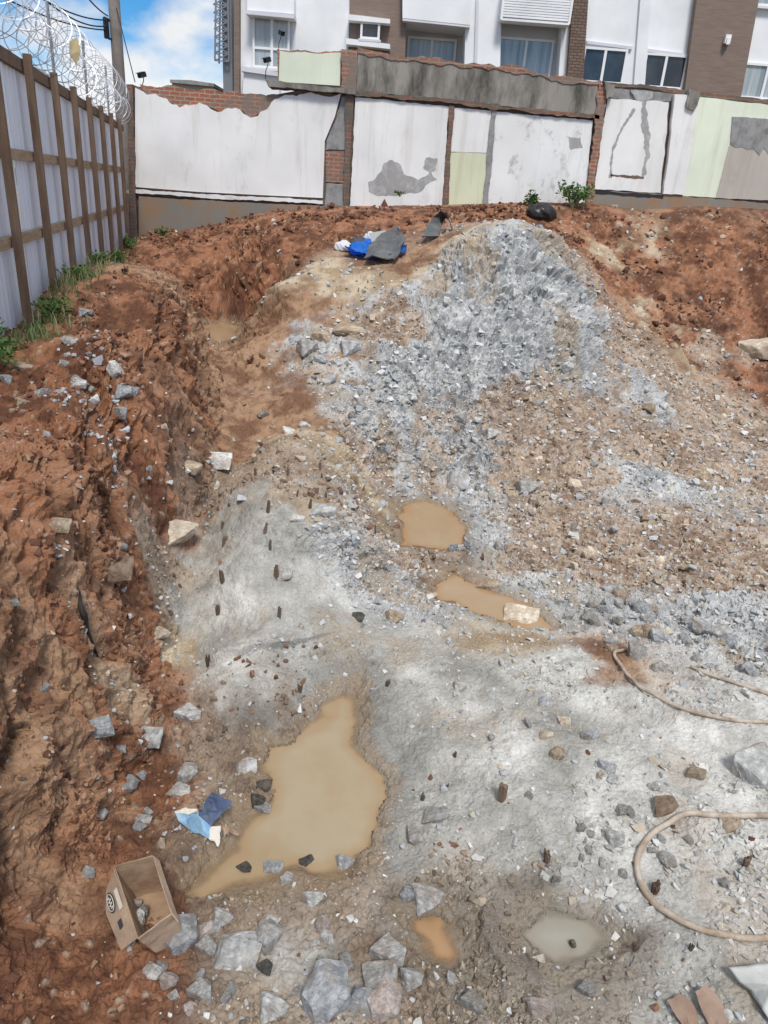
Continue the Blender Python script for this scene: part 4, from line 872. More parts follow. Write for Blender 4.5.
# sampled rocks: about 185 of the larger loose stones, and all the finer gravel as one object
zones = [  # name, anchor px, radius m, count, colours, size factor
 ('in the rubble band beyond the slab', [(590,600),(620,615),(650,625),(690,640),(730,650),(765,655),(600,620),(640,640),(680,655)], .45, 44, ['pale grey','grey','blue grey','tan'], 13),
 ('in pebbles right of the upper puddle', [(485,500),(490,520),(485,545),(480,560),(500,470),(470,470)], .35, 18, ['blue grey','grey','pale grey'], 9),
 ('at the foot of the rock mound', [(440,430),(480,450),(400,420),(520,440),(380,400),(430,470),(350,380)], .7, 28, ['blue grey','grey','pale grey'], 9),
 ('on the brown rubble slope', [(600,500),(680,470),(740,500),(650,540),(720,570),(560,540),(700,430)], 1.1, 26, ['tan','grey','cream'], 9),
 ('on the rock face of the mound', [(470,300),(520,300),(560,330),(600,360),(430,330),(640,385)], .6, 16, ['blue grey','pale grey'], 9),
 ('on the slab near the hose loop', [(580,800),(620,780),(560,840),(520,720),(610,850),(660,860),(640,800)], .32, 20, ['pale grey','grey'], 11),
 ('on soil left of the big puddle', [(160,760),(120,800),(100,860),(60,780),(150,840),(130,700)], .35, 14, ['blue grey','tan','brown'], 10),
 ('by the stone pile at the bottom', [(240,1000),(300,960),(180,1000),(440,960),(340,960),(420,1010),(210,975)], .28, 20, ['pale grey','grey','blue grey','pinkish'], 12),
 ('in red soil under the far walls', [(620,225),(660,230),(700,235),(740,230),(480,220),(260,240)], .8, 12, ['tan','cream'], 7),
 ('on the grey strip of the bank', [(60,385),(85,375),(105,372),(70,395),(95,390)], .25, 14, ['blue grey','pale grey'], 10),
 ('on dirt behind the drilled stakes', [(250,440),(220,480),(280,450),(310,430),(230,420)], .5, 12, ['tan','grey','white'], 8),
]
for (zn, pts, rad, cnt, cols, szp) in zones:
    H = hits([p[0] for p in pts], [p[1] for p in pts])
    for k in range(cnt):
        h0 = H[random.randrange(len(pts))]; a_ = random.uniform(0, 6.28); q = rad*math.sqrt(random.random()); x = h0[0]+q*math.cos(a_); y = h0[1]+q*math.sin(a_)
        if any(sdf(np.array([x]), np.array([y]), PP)[0] > -.04 for _, PP in PW): continue
        P = np.array([x, y, float(gh(x, y))]); c = random.choice(cols); big_ = random.random() < .3
        wp = szp*(random.uniform(1.25, 1.7) if big_ else random.uniform(.75, 1.1)); cc_ = CM.T@(P-np.array([0,0,CZ])); u = 384+FPX*cc_[0]/-cc_[2]; v = 512-FPX*cc_[1]/-cc_[2]
        shp_ = random.randrange(8); sw = ['blocky','angular','flat','slender','rounded','thin','squat','broad'][shp_]; umid = sum(p[0] for p in pts)/len(pts)
        lab = f"{'larger' if big_ else 'smaller'} {sw} {c} stone {zn}, {'left' if u < umid else 'right'} part"
        put_rock(u, v, wp, random.uniform(.55, .95), c, lab, shp_, random.uniform(0, 3.1), .5, random.uniform(.1, .3), group=f"{c} stones {zn}", P=P)
# gravel
_a = V[Fq[:, 1]]-V[Fq[:, 0]]; _b = V[Fq[:, 3]]-V[Fq[:, 0]]; QP = np.linalg.norm(np.cross(_a, _b), axis=1); _c = V[Fq[:, 0]]
_ok = (np.abs(np.arctan2(_c[:, 0], _c[:, 1]+1)) < R_(37)) & (_c[:, 1] < 18.4); QP = QP/(_c[:, 0]**2+(_c[:, 1]+1)**2)*_ok; QP /= QP.sum()
def scatter(name, N, wfun, size, colfun, label, cat, seed, sink=.25, flat=.55, rmin=2.2, rmax=20.5, protoseed=500, azr=36):
    rg = np.random.default_rng(seed)
    P = []
    for k in range(6):
        bm = rock_proto(protoseed+k*3, 8+k % 3, (1, .8, flat), 0); bmesh.ops.triangulate(bm, faces=list(bm.faces))
        P.append((np.array([v.co[:] for v in bm.verts]), np.array([[v.index for v in f.verts] for f in bm.faces]))); bm.free()
    qi = rg.choice(len(QP), N, p=QP); uu, vv_ = rg.random((2, N, 1)); q4 = V[Fq[qi]]
    pos = (q4[:, 0]*(1-uu)+q4[:, 1]*uu)*(1-vv_)+(q4[:, 3]*(1-uu)+q4[:, 2]*uu)*vv_
    x, y, z = pos[:, 0], pos[:, 1], pos[:, 2]; r = np.hypot(x, y+1)
    Cc = bank_fix(classes(x, y), x, y, z); pr = wfun(Cc, x, y); kp = (rg.random(N) < pr) & (r < rmax); x, y, z, r, Cc = x[kp], y[kp], z[kp], r[kp], Cc[kp]
    m = (y < 18.3) & (x > FX(y)+.05)
    for lv, PP in PW: m &= sdf(x, y, PP) < -.01
    x, y, z, r, Cc = x[m], y[m], z[m], r[m], Cc[m]
    n_ = len(x); s = size(rg, r, n_); col = colfun(rg, Cc, n_)
    th = rg.uniform(0, 6.28, n_); t1 = rg.normal(0, .45, n_); t2 = rg.normal(0, .45, n_); pid = rg.integers(0, 6, n_)
    VV = []; FF = []; CC = []; off = 0
    for k in range(6):
        i = np.where(pid == k)[0]; pv, pf = P[k]
        sc_ = s[i, None]*np.stack([np.ones(len(i)), rg.uniform(.7, 1.1, len(i)), rg.uniform(.6, 1.2, len(i))], 1)
        q = pv[None]*sc_[:, None]
        c1, s1 = np.cos(t1[i])[:, None], np.sin(t1[i])[:, None]; yy = q[..., 1]*c1-q[..., 2]*s1; zz = q[..., 1]*s1+q[..., 2]*c1
        c2, s2 = np.cos(t2[i])[:, None], np.sin(t2[i])[:, None]; xx = q[..., 0]*c2+zz*s2; zz = -q[..., 0]*s2+zz*c2
        c3, s3 = np.cos(th[i])[:, None], np.sin(th[i])[:, None]; xa = xx*c3-yy*s3; ya = xx*s3+yy*c3
        W = np.stack([xa+x[i, None], ya+y[i, None], zz+z[i, None]+(s[i]*flat*.5*(1-2*sink))[:, None]], -1)
        VV.append(W.reshape(-1, 3)); FF.append((pf[None]+off+(np.arange(len(i))*len(pv))[:, None, None]).reshape(-1, 3)); CC.append(np.repeat(col[i], len(pv), 0)); off += len(i)*len(pv)
    V_ = np.concatenate(VV); F_ = np.concatenate(FF); C_ = np.concatenate(CC)
    o = bigmesh(name, V_, F_, mat_gravel, C_, nper=3); tag(o, label, cat, kind='stuff'); print(name, n_); return o
def pick(rg, n, cols, w): cols = np.array(cols); i = rg.choice(len(cols), n, p=np.array(w)/sum(w)); return np.minimum(cols[i]*rg.uniform(.72, 1.12, (n, 1)), .6)
patch = lambda x, y, s, a=-.1, b=.35, f=1.6: ss(a, b, fbm(x*f, y*f, s, 4, .6))
scatter('gravel', 170000, lambda C_, x, y: C_[:, ROCK]*.62*(1-.75*ss(10.6, 11.8, y))+C_[:, TAN]*.62+(C_[:, SLAB]+C_[:, WHT])*.10*(.2+patch(x, y, 301))+C_[:, MUD]*.16*(.3+patch(x, y, 302))+(C_[:, RED]+C_[:, ORA])*.018*(.3+patch(x, y, 303))+C_[:, CRM]*.2,
        lambda rg, r, n: np.clip(.0052*r**.85*np.exp(rg.normal(0, .52, n)), .004, .15),
        lambda rg, C_, n: np.where((rg.random(n) < np.clip(C_[:, TAN]*.78+C_[:, RED]*.5+C_[:, ORA]*.6+C_[:, MUD]*.5, 0, 1))[:, None], pick(rg, n, [(.44,.355,.27),(.32,.235,.17),(.56,.49,.40),(.52,.52,.50)], [4,3,2,2]), pick(rg, n, [(.46,.475,.49),(.33,.35,.37),(.62,.63,.63),(.46,.41,.34)], [4,2.5,3,1])),
        'grey and tan gravel and stone chips strewn over the rubble and rock', 'gravel', 11)
scatter('soil_crumbs', 130000, lambda C_, x, y: np.clip((C_[:, RED]-.4)*1.66+np.maximum(C_[:, ORA]-.2, 0)*.9, 0, 1)*(.05+1.15*patch(x, y, 311, .0, .3, 1.7))+C_[:, MUD]*.6*(.2+patch(x, y, 312)),
        lambda rg, r, n: np.clip(.0058*r**.8*np.exp(rg.normal(-.15, .7, n)), .004, .02+.009*r),
        lambda rg, C_, n: pick(rg, n, [(.18,.085,.052),(.25,.125,.075),(.12,.058,.038),(.33,.21,.14)], [4,3,3,1.5])*(1-C_[:, MUD:MUD+1])+C_[:, MUD:MUD+1]*pick(rg, n, [(.26,.215,.17),(.20,.16,.12),(.32,.27,.21)], [3,2,1]),
        'crumbled clods of red brown soil covering the banks', 'soil', 12, flat=.8, protoseed=700)
BK = hits([75,98,116,62,85,118,95], [378,380,392,386,398,350,352])[:, :2]
def near(x, y, pts, r): return np.clip(np.exp(-((x[:, None]-pts[None, :, 0])**2+(y[:, None]-pts[None, :, 1])**2)/(2*r*r)).sum(1), 0, 1)
scatter('rubble_strip', 60000, lambda C_, x, y: near(x, y, BK, .15)*(.2+.8*patch(x, y, 333, -.1, .3, 2.5)), lambda rg, r, n: np.clip(.0062*r**.85*np.exp(rg.normal(0, .5, n)), .006, .12),
        lambda rg, C_, n: pick(rg, n, [(.46,.485,.51),(.36,.38,.41),(.58,.59,.60)], [4,3,2]), 'strip of blue grey crushed stone on top of the left bank', 'gravel', 14)
scatter('stone_chips', 260000, lambda C_, x, y: (C_[:, SLAB]*.25+C_[:, WHT]*.75)*patch(x, y, 341, -.2, .4, 1.8)*ss(.5, 1.9, x), lambda rg, r, n: np.clip(.0048*r**.85*np.exp(rg.normal(.2, .65, n)), .004, .09),
        lambda rg, C_, n: pick(rg, n, [(.48,.475,.455),(.40,.395,.38),(.56,.55,.53),(.46,.40,.32)], [4,3,2,1]), 'pale flat stone chips scattered over the slab on the right', 'gravel', 15, flat=.35, rmax=9)
# ------------------------------------------------------------------ stakes
M_stake = material('splintered_wood', (.09,.058,.04), .85, color2=(.24,.17,.12), nscale=10, stretch=(3,3,.5), bump=(30,.6,.01), var=.3)
M_hole = material('muddy_wood', (.16,.13,.10), .85, color2=(.07,.055,.045), nscale=8)
def stake_mesh(seed, splay):
    r = random.Random(seed); bm_ = MB()
    for k in range(4 if splay < .3 else 6):
        a = k*2*math.pi/(4 if splay < .3 else 6)+r.uniform(-.3, .3); c, s = math.cos(a), math.sin(a); h = r.uniform(.6, 1.1); w_ = r.uniform(.30, .42)*(.75 if splay > .3 else 1)
        b0 = Vector((c*.14, s*.14, -.4)); t_ = Vector((c*(.14+splay*r.uniform(.6, 1.3)), s*(.14+splay*r.uniform(.6, 1.3)), h)); md_ = (b0+t_)/2+Vector((c*-.03, s*-.03, .05))
        bm_.tube([b0, md_, t_], [w_, w_*.95, w_*r.uniform(.45, .9)], 5)
    return bm_
SM = [to_me.data for to_me in []]
stk = [  # u, v(base), height px, splay
 (283/2.954+160,475,12,0,'behind the others on the brown ledge, far left'),(288,477,14,0,''),(320,469,12,0,''),(322,479,10,0,''),(252,481,8,.1,''),(231,493,8,.1,''),(297,496,9,0,''),(326,498,9,0,''),
 (268,512,16,0,''),(310,508,14,0,''),(218,510,9,.1,''),(265,532,14,0,''),(270,549,14,0,''),(224,544,14,.4,''),(223,582,20,0,''),(222,528,9,.3,''),(277,578,18,.1,''),(218,614,16,.2,''),(279,617,15,.15,''),
 (208,664,14,.4,''),(300,692,12,.5,''),(387,686,10,.6,''),(341,309,6,0,''),(358,292,6,0,''),(368,283,6,0,''),(397,269,6,0,''),(408,282,5,0,''),(380,276,5,0,''),
 (501,800,24,.22,'tall splayed bundle of splintered wood standing alone in the middle of the slab'),(546,862,16,.35,'squat splintered stub on the slab, left of the lower hose loop'),(571,949,16,.15,'dark stub standing in the grey mud pool'),(654,892,15,.3,'stub right beside the inside of the lower hose loop'),(745,867,15,.4,'frayed brown stub inside the lower hose loop toward the right edge'),(422,800,10,.5,'low muddy stub right of the big puddle'),(455,757,8,.5,''),(634,950,8,.5,''),(690,950,8,.5,''),
]
where = ['at the far end of the drilled ledge','near the back of the drilled ledge']
rows = {}
for i, (u, v, h, sp_, lab) in enumerate(stk):
    P = on(u, v); d = np.linalg.norm(P-np.array([0,0,CZ])); Hm = .7*h/FPX*d/max(.45, math.cos(math.atan((v-200)/FPX)))
    me = stake_mesh(900+i, sp_); base_w = Hm*.34
    o = me.build('stake', M_stake if i % 3 else M_hole, None); o.location = tuple(P); o.scale = (base_w, base_w, Hm*.9); o.rotation_euler = (random.uniform(-.15, .15), random.uniform(-.2, .2), random.uniform(0, 6))
    if i == 0 or not lab:
        if v < 320: lab = 'tiny dark stub sticking out of the pale soil on the left shoulder of the mound'
        elif v < 500: lab = 'short dark stake in the far rows of the drilled ledge'
        elif v < 552: lab = {(268,512): 'tall dark stake in the middle of the drilled ledge', (310,508): 'stake close to the pale flat slab on the ledge', (218,510): 'low stub at the left of the ledge, nearest the cream block', (265,532): 'leaning stake with a twin right behind it on the ledge', (270,549): 'stake in front of the leaning one on the drilled ledge', (224,544): 'splayed stake where brown soil meets the grey drilled rock', (222,528): 'squat stub behind the splayed stake at the soil edge'}[(u, v)]
        elif v == 582: lab = 'tallest stake, hollow and split, on the grey drilled rock'
        elif v == 578: lab = 'thick stake with soil heaped beside it on the grey drilled rock'
        elif v == 614: lab = 'bent stub below the tallest stake'
        elif v == 617: lab = 'square topped stub right of the bent one on the grey rock'
        elif v == 664: lab = 'broken stub at the left end of the dark crack in the grey rock'
        elif v == 692: lab = 'small frayed stub above the big puddle'
        elif v == 686: lab = 'small frayed stub on the grey sheet right of the puddle head'
        else: lab = {757: 'tiny frayed stub on the slab uphill of the tall splayed bundle'}.get(v, 'low stub right of the grey mud pool, the nearer to it' if u < 660 else 'low stub between the lower hose loop and the white sheet')
    tag(o, lab, 'stake', 'wooden stakes left in the drill holes')
# ------------------------------------------------------------------ root and crack
M_root = material('black_root', (.018,.015,.014), .8, color2=(.05,.04,.035), bump=(25,.8,.02))
pr = [on(u, v) for u, v in ((79,592),(81,606),(83,618),(87,632),(90,642),(97,656))]
m = MB(); m.tube([tuple(p+np.array([.02,-.03,.03])+rng.normal(0,.008,3)) for p in pr], [.004,.016,.022,.015,.019,.005], 5); tag(m.build('root', M_root, None, True), 'thick black piece of root sticking out of the lower bank face', 'root')
# ------------------------------------------------------------------ hoses
M_hose = material('dusty_hose', (.27,.19,.135), .8, color2=(.47,.41,.34), nscale=9, lo=.35, hi=.6, bump=(40,.4,.005))
def hose(pts, rad, name, lab):
    P = [on(u, v) for u, v in pts]; Q = []
    n_ = len(P)
    for i in range(n_-1):
        p0, p1, p2, p3 = P[max(i-1, 0)], P[i], P[i+1], P[min(i+2, n_-1)]
        for t in np.linspace(0, 1, 9)[:-1]:
            Q.append(.5*((2*p1)+(-p0+p2)*t+(2*p0-5*p1+4*p2-p3)*t*t+(-p0+3*p1-3*p2+p3)*t**3))
    Q.append(P[-1]); Q = np.array(Q); zz = gh(Q[:, 0], Q[:, 1]); zz = np.array([zz[max(0, i-3):i+4].max() for i in range(len(zz))]); k_ = np.ones(5)/5; zz = np.convolve(np.pad(zz, 2, 'edge'), k_, 'valid'); Q[:, 2] = zz+rad*.7
    m = MB(); m.tube([tuple(q) for q in Q], rad, 10); return tag(m.build(name, M_hose, None, True), lab, 'hose')
hose([(632,652),(622,652),(614,655),(617,665),(628,681),(645,694),(668,706),(700,716),(735,722),(768,724),(800,724)], .014, 'hose', 'upper tan hose curving along the far part of the slab')
hose([(690,668),(712,678),(740,687),(768,695),(800,703)], .014, 'hose', 'short length of tan hose coming out of the rubble above the upper hose')
hose([(830,826),(790,821),(755,818),(715,817),(680,821),(655,833),(639,853),(637,876),(648,899),(668,917),(697,930),(730,938),(770,941),(820,942)], .0165, 'hose', 'lower thick hose making a big open loop on the slab')
# ------------------------------------------------------------------ cardboard box
M_card = material('cardboard', (.36,.25,.165), .9, color2=(.23,.15,.10), nscale=6, noise=(18,.1), bump=(9,.5,.02))
M_cardin = material('cardboard_flap', (.45,.33,.24), .9, color2=(.30,.21,.15), nscale=5, noise=(18,.1), bump=(9,.5,.02))
M_ink = material('dark_ink', (.05,.052,.06), .8); M_paper = material('paper_label', (.62,.58,.52), .85)
def w3(u, v, z): return Vector([float(c) for c in atz(u, v, z)])
gz0 = float(on(150, 935)[2])
bx = thing('cardboard_box', (0,0,0), 'open brown cardboard box with stones inside and a printed flap hanging out', 'box')
zt = gz0+.27; zb_ = gz0+.015
TA, TB, TC, TD = w3(115,867,zt), w3(152,857,zt+.02), w3(171,912,zt-.02), w3(138,938,zt-.09)
cen = (TA+TB+TC+TD)/4; dn = Vector((.05, .05, -.24))
BA, BB, BC, BD = [cen+(p-cen)*.9+dn+Vector((0,0,(cen.z-p.z)*.6)) for p in (TA, TB, TC, TD)]
def panel(name, pts, mat, th=.006, parent=bx):
    n_ = (pts[1]-pts[0]).cross(pts[-1]-pts[0]).normalized()*th; k = len(pts)
    m = MB(); m.add([tuple(p) for p in pts]+[tuple(p+n_) for p in pts], [tuple(range(k-1, -1, -1)), tuple(range(k, 2*k))]+[(i, (i+1) % k, (i+1) % k+k, i+k) for i in range(k)]); return m.build(name, mat, parent)
panel('side_panel', [TA, TB, BB, BA], M_card); panel('side_panel', [TB, TC, BC, BB], M_cardin); panel('side_panel', [TC, TD, BD, BC], M_cardin); panel('side_panel', [TD, TA, BA, BD], M_card); panel('bottom_panel', [BA, BB, BC, BD], M_card)
FA = w3(96,892,zt-.08); FM = w3(106,914,zt-.17); FD = w3(127,949,zt-.21)
e1 = (TD-TA).normalized(); e2 = (FM-TA); e2 = (e2-e1*e2.dot(e1)).normalized(); nn_ = e1.cross(e2); nn_ = nn_ if nn_.z > 0 else -nn_
FA, FD = FA-nn_*(FA-TA).dot(nn_), FD-nn_*(FD-TA).dot(nn_)
fl = panel('printed_flap', [TA+Vector((-.002,0,0)), FA, FM, FD, TD+Vector((-.002,0,0))][::-1], M_cardin, .004)
e1 = (TD-TA).normalized(); e2 = (FM-TA); e2 = (e2-e1*e2.dot(e1)).normalized(); nn_ = e1.cross(e2); nn_ = nn_ if nn_.z > 0 else -nn_
def on_flap(a, b, k=.009): return TA+e1*a+e2*b+nn_*k
m = MB(); c0 = (.12, .095); ring = [on_flap(c0[0]+.050*math.cos(t), c0[1]+.030*math.sin(t)) for t in np.linspace(0, 6.283, 25)[:-1]]; m.add([tuple(p) for p in ring], [tuple(range(24))]); m.build('logo', M_ink, fl)
m = MB()
for rx_, ry_ in ((.041, .023),):
    pts = [on_flap(c0[0]+rx_*math.cos(t), c0[1]+ry_*math.sin(t), .011) for t in np.linspace(0, 6.283, 25)]; m.tube([tuple(p) for p in pts], .0018, 4, False)
m.tube([tuple(on_flap(c0[0]-.028+.056*t, c0[1]+.010*math.sin(t*19), .0115)) for t in np.linspace(0, 1, 24)], .0025, 4, False); m.build('logo_lines', M_paper, fl)
m = MB(); m.add([tuple(on_flap(a, b)) for a, b in ((.09,.02),(.19,.02),(.19,.05),(.09,.05))], [(0,1,2,3)]); m.build('paper_label', M_paper, fl)
m = MB(); m.add([tuple(on_flap(a, b)) for a, b in ((.22,.06),(.26,.06),(.26,.09),(.22,.09))], [(0,1,2,3)]); m.build('print_mark', M_ink, fl)
ff = panel('folded_flap', [TB, TC, TC+Vector((.035, -.01, -.05)), TB+Vector((.03, .0, -.03))], M_cardin)
for (u, v, wp, c, l) in ((136,905,11,'pale grey','pale pebble at the back inside the cardboard box'),(142,915,13,'grey','grey stone in the middle of the cardboard box'),(137,926,16,'pale grey','flat pale stone at the front inside the cardboard box')):
    P = atz(u, v, zb_+.03); put_rock(u, v, wp, .8, c, l, None, None, P=P, sink=.1)
def crumple(o, amp, f=14, seed=3, cuts=6):
    bm = bmesh.new(); bm.from_mesh(o.data); bmesh.ops.triangulate(bm, faces=[q for q in bm.faces if len(q.verts) > 4]); bmesh.ops.subdivide_edges(bm, edges=[e for e in bm.edges if e.calc_length() > .02], cuts=cuts, use_grid_fill=True)
    P = np.array([v.co[:] for v in bm.verts]); a_ = P[:, 0]+.6*P[:, 2]; b_ = P[:, 1]-.7*P[:, 2]
    D = np.stack([fbm(a_*f, b_*f, seed+k, 3, .6) for k in range(3)], 1)*amp
    for v, d in zip(bm.verts, D): v.co += Vector(d.tolist())
    bm.to_mesh(o.data); bm.free()
for o in list(bx.children):
    if o.name.startswith(('side', 'folded', 'bottom')): crumple(o, .010, 9)
# torn blue carton
M_blue = material('blue_printed_card', (.17,.33,.52), .6, color2=(.32,.48,.62), nscale=7, lo=.42, hi=.62, noise=(20,.12)); M_navy = material('navy_printed_card', (.035,.055,.12), .55, color2=(.09,.12,.19), nscale=8)
g2 = float(on(200, 835)[2])
cb_ = thing('torn_carton', (0,0,0), 'torn blue printed carton lying crumpled beside the big puddle', 'carton')
def sheet3(name, pts, mat, par, th=.004):
    return panel(name, [w3(u, v, g2+h) for u, v, h in pts], mat, th, par)
sheet3('blue_panel', [(174,813,.05),(180,823,.02),(206,838,.03),(211,826,.06),(198,817,.09),(199,812,.08)], M_blue, cb_)
sheet3('dark_panel', [(199,811,.08),(199,817,.09),(211,826,.06),(224,812,.10),(232,800,.12),(222,796,.16),(214,791,.18)], M_navy, cb_)
sheet3('white_edge', [(176,811,.055),(174,814,.052),(186,814,.075),(199,812,.085),(198,809,.083)], M_paper, cb_)
sheet3('torn_end', [(206,838,.03),(219,846,.015),(222,840,.02),(220,827,.05),(211,826,.06)], M_paper, cb_)
sheet3('brown_flap', [(222,828,.04),(230,826,.05),(240,834,.02),(238,836,.015),(229,832,.02),(224,838,.01)], M_cardin, cb_)
for o in cb_.children: crumple(o, .022, 17, 9)
# white sheet and cardboard strips bottom right
M_cloth = material('off_white_sheet', (.56,.58,.56), .8, color2=(.47,.48,.46), nscale=3, bump=(6,.4,.03))
def draped(name, outl, mat, lab, cat, lift=.03, wr=.02, seed=1, n_=26, parent=None, wf=9):
    P = np.array([on(u, v) for u, v in outl]); poly = P[:, :2]; lo_ = poly.min(0); hi_ = poly.max(0); rad_ = max(hi_-lo_)
    bm = bmesh.new(); gx_ = np.linspace(lo_[0], hi_[0], n_); gy_ = np.linspace(lo_[1], hi_[1], n_); GXX, GYY = np.meshgrid(gx_, gy_); sd = sdf(GXX.ravel(), GYY.ravel(), poly)
    zz = gh(GXX.ravel(), GYY.ravel()); zz = zz+lift+wr*fbm(GXX.ravel()*wf, GYY.ravel()*wf, seed, 4)+wr*.8*(1-2*np.abs(fbm(GXX.ravel()*wf*.6, GYY.ravel()*wf*.6, seed+3, 3)))
    vs_ = [bm.verts.new((float(a), float(b), float(c))) for a, b, c in zip(GXX.ravel(), GYY.ravel(), zz)]
    for i in range(n_-1):
        for j in range(n_-1):
            q = [i*n_+j, i*n_+j+1, (i+1)*n_+j+1, (i+1)*n_+j]
            if np.mean(sd[q]) > 0: bm.faces.new([vs_[k] for k in q])
    for vv in [vv for vv in bm.verts if not vv.link_faces]: bm.verts.remove(vv)
    g = bmesh.ops.solidify(bm, geom=list(bm.faces), thickness=.004)
    me = to_mesh(bm, name, mat); 
    for p_ in me.polygons: p_.use_smooth = True
    o = bpy.data.objects.new(name, me); link(o, parent)
    if lab: tag(o, lab, cat)
    return o
g_ = float(on(745, 985)[2]); SHP = [(728,968,.06),(745,966,.09),(768,962,.10),(815,958,.08),(835,1040,.05),(800,1045,.04),(775,1031,.02),(762,1012,.05),(750,992,.02),(740,982,.05)]
P = [w3(u, v, g_+h) for u, v, h in SHP]; cS = sum(P, Vector())/len(P); bm = bmesh.new(); vs_ = [bm.verts.new(p) for p in P]; c_ = bm.verts.new(cS+Vector((0,0,.05)))
for i in range(len(P)): bm.faces.new([vs_[i], vs_[(i+1) % len(P)], c_])
bmesh.ops.subdivide_edges(bm, edges=list(bm.edges), cuts=7, use_grid_fill=True)
for vv in bm.verts: vv.co.z += .018*float(fbm(np.array([vv.co.x*9]), np.array([vv.co.y*9]), 5, 3)[0])
bmesh.ops.recalc_face_normals(bm, faces=list(bm.faces)); bmesh.ops.solidify(bm, geom=list(bm.faces), thickness=.004); me = to_mesh(bm, 'sheet', M_cloth)
for p_ in me.polygons: p_.use_smooth = True
tag(link(bpy.data.objects.new('sheet', me)), 'off white sheet lying in the bottom right corner', 'sheet')
M_dcard = material('damp_cardboard', (.24,.16,.12), .9, color2=(.32,.23,.18), nscale=5)
def strip(pts, lab):
    g_ = float(on(pts[0][0], pts[0][1])[2]); P = [w3(u, v, g_+h) for u, v, h in pts]; o = panel('cardboard_strip', P, M_dcard, .008, None); crumple(o, .018, 12, 5); return tag(o, lab, 'cardboard')
strip([(667,1001,.03),(683,996,.06),(690,1000,.04),(706,1040,.04),(690,1040,.03)], 'left damp cardboard strip at the bottom right')
strip([(694,990,.05),(706,985,.07),(730,1018,.05),(722,1030,.04),(712,1030,.03)], 'right damp cardboard strip next to the white sheet')
# tarp group on the far bank
M_tarp = material('blue_tarp', (.02,.20,.80), .45, color2=(.05,.30,.90), nscale=5, bump=(9,.5,.05)); M_slate = material('dark_grey_board', (.085,.09,.095), .7, color2=(.14,.145,.15), nscale=3, noise=(12,.1)); M_plast = material('white_plastic', (.66,.67,.70), .5, color2=(.5,.51,.54), nscale=4)
draped('tarp', [(344,258),(352,247),(372,243),(398,250),(406,255),(398,262),(380,263),(362,261)], M_tarp, 'crumpled bright blue tarp under the dark board near the mound top', 'tarp', .10, .10, 5, 22, wf=5)
P0 = on(380, 262)
def vy(u, v, y): return Vector([float(c) for c in aty(u, v, y)])
yq = float(P0[1])
o = panel('board', [vy(360,259,yq-.15), vy(394,257,yq-.25), vy(407,240,yq+.15), vy(397,226,yq+.75), vy(380,232,yq+.7)], M_slate, .02, None); crumple(o, .10, 2.2, 7); tag(o, 'dark grey sheet propped over the blue tarp', 'board')
o = panel('board', [vy(372,243,yq+.62), vy(384,238,yq+.7), vy(386,231,yq+.95), vy(369,234,yq+.95)], material('pale_grey_board', (.33,.34,.35), .8), .02, None); tag(o, 'lighter grey sheet behind the dark propped one', 'board')
def lump(name, u, v, w_, h_, mat, lab, cat, seed, dy=.0):
    P = on(u, v); d = np.linalg.norm(P-np.array([0,0,CZ])); sx = w_/FPX*d/2; sz = h_/FPX*d/2
    bm = bmesh.new(); bmesh.ops.create_icosphere(bm, subdivisions=4, radius=1)
    for vv in bm.verts:
        c = vv.co.copy(); f_ = float(fbm(np.array([c.x*1.6+c.z]), np.array([c.y*1.6-c.z*.7]), seed, 4, .6)[0]); g_ = float(fbm(np.array([c.x*4+c.z*3]), np.array([c.y*4-c.z*3]), seed+9, 3, .6)[0])
        vv.co = c*(1+.35*f_+.12*abs(g_)); vv.co.z = max(vv.co.z, -.55)
    me = to_mesh(bm, name, mat); 
    for p_ in me.polygons: p_.use_smooth = True
    o = bpy.data.objects.new(name, me); link(o); o.scale = (sx, sx*.8, sz); o.location = (P[0], P[1]+dy, P[2]+sz*.45); return tag(o, lab, cat)
lump('sack', 343, 250, 15, 11, M_plast, 'white plastic sack at the left end of the blue tarp', 'sack', 21)
lump('sack', 369, 244, 12, 14, M_plast, 'upright white plastic bag behind the dark grey sheet', 'sack', 22, .2)
lump('sack', 357, 249, 14, 14, material('charcoal_bag', (.06,.065,.075), .6), 'charcoal bag between the two white ones', 'sack', 23, .1)
lump('garbage_bag', 541, 217, 24, 16, M_black, 'black plastic bag on the red soil below the white panel', 'garbage bag', 24)
# bent sheet metal
yq = float(on(437, 236)[1]); m = MB(); A1 = [vy(u, v, yq+dd) for u, v, dd in ((422,236,-.2),(428,224,.1),(433,217,.3),(441,211,.35),(447,214,.2),(452,229,0))]
B1 = [p+Vector((.35, .25, -.02)) for p in A1]; B1 = [vy(u, v, yq+dd) for u, v, dd in ((438,236,-.3),(441,228,.2),(443,222,.5),(446,217,.6),(449,219,.5),(454,231,.3))]
m.add([tuple(p) for p in A1]+[tuple(p) for p in B1]+[tuple(p+Vector((0,.02,-.02))) for p in A1]+[tuple(p+Vector((0,.02,-.02))) for p in B1],
      [(i, i+1, i+7, i+6) for i in range(5)]+[(i+12, i+18, i+19, i+13) for i in range(5)]+[(i, i+12, i+13, i+1) for i in range(5)]+[(i+6, i+7, i+19, i+18) for i in range(5)]+[(0,6,18,12),(5,17,23,11)])
tag(m.build('bent_sheet', M_slate, None, False), 'bent dark sheet of metal curling up on the soil left of the mound top', 'metal sheet')
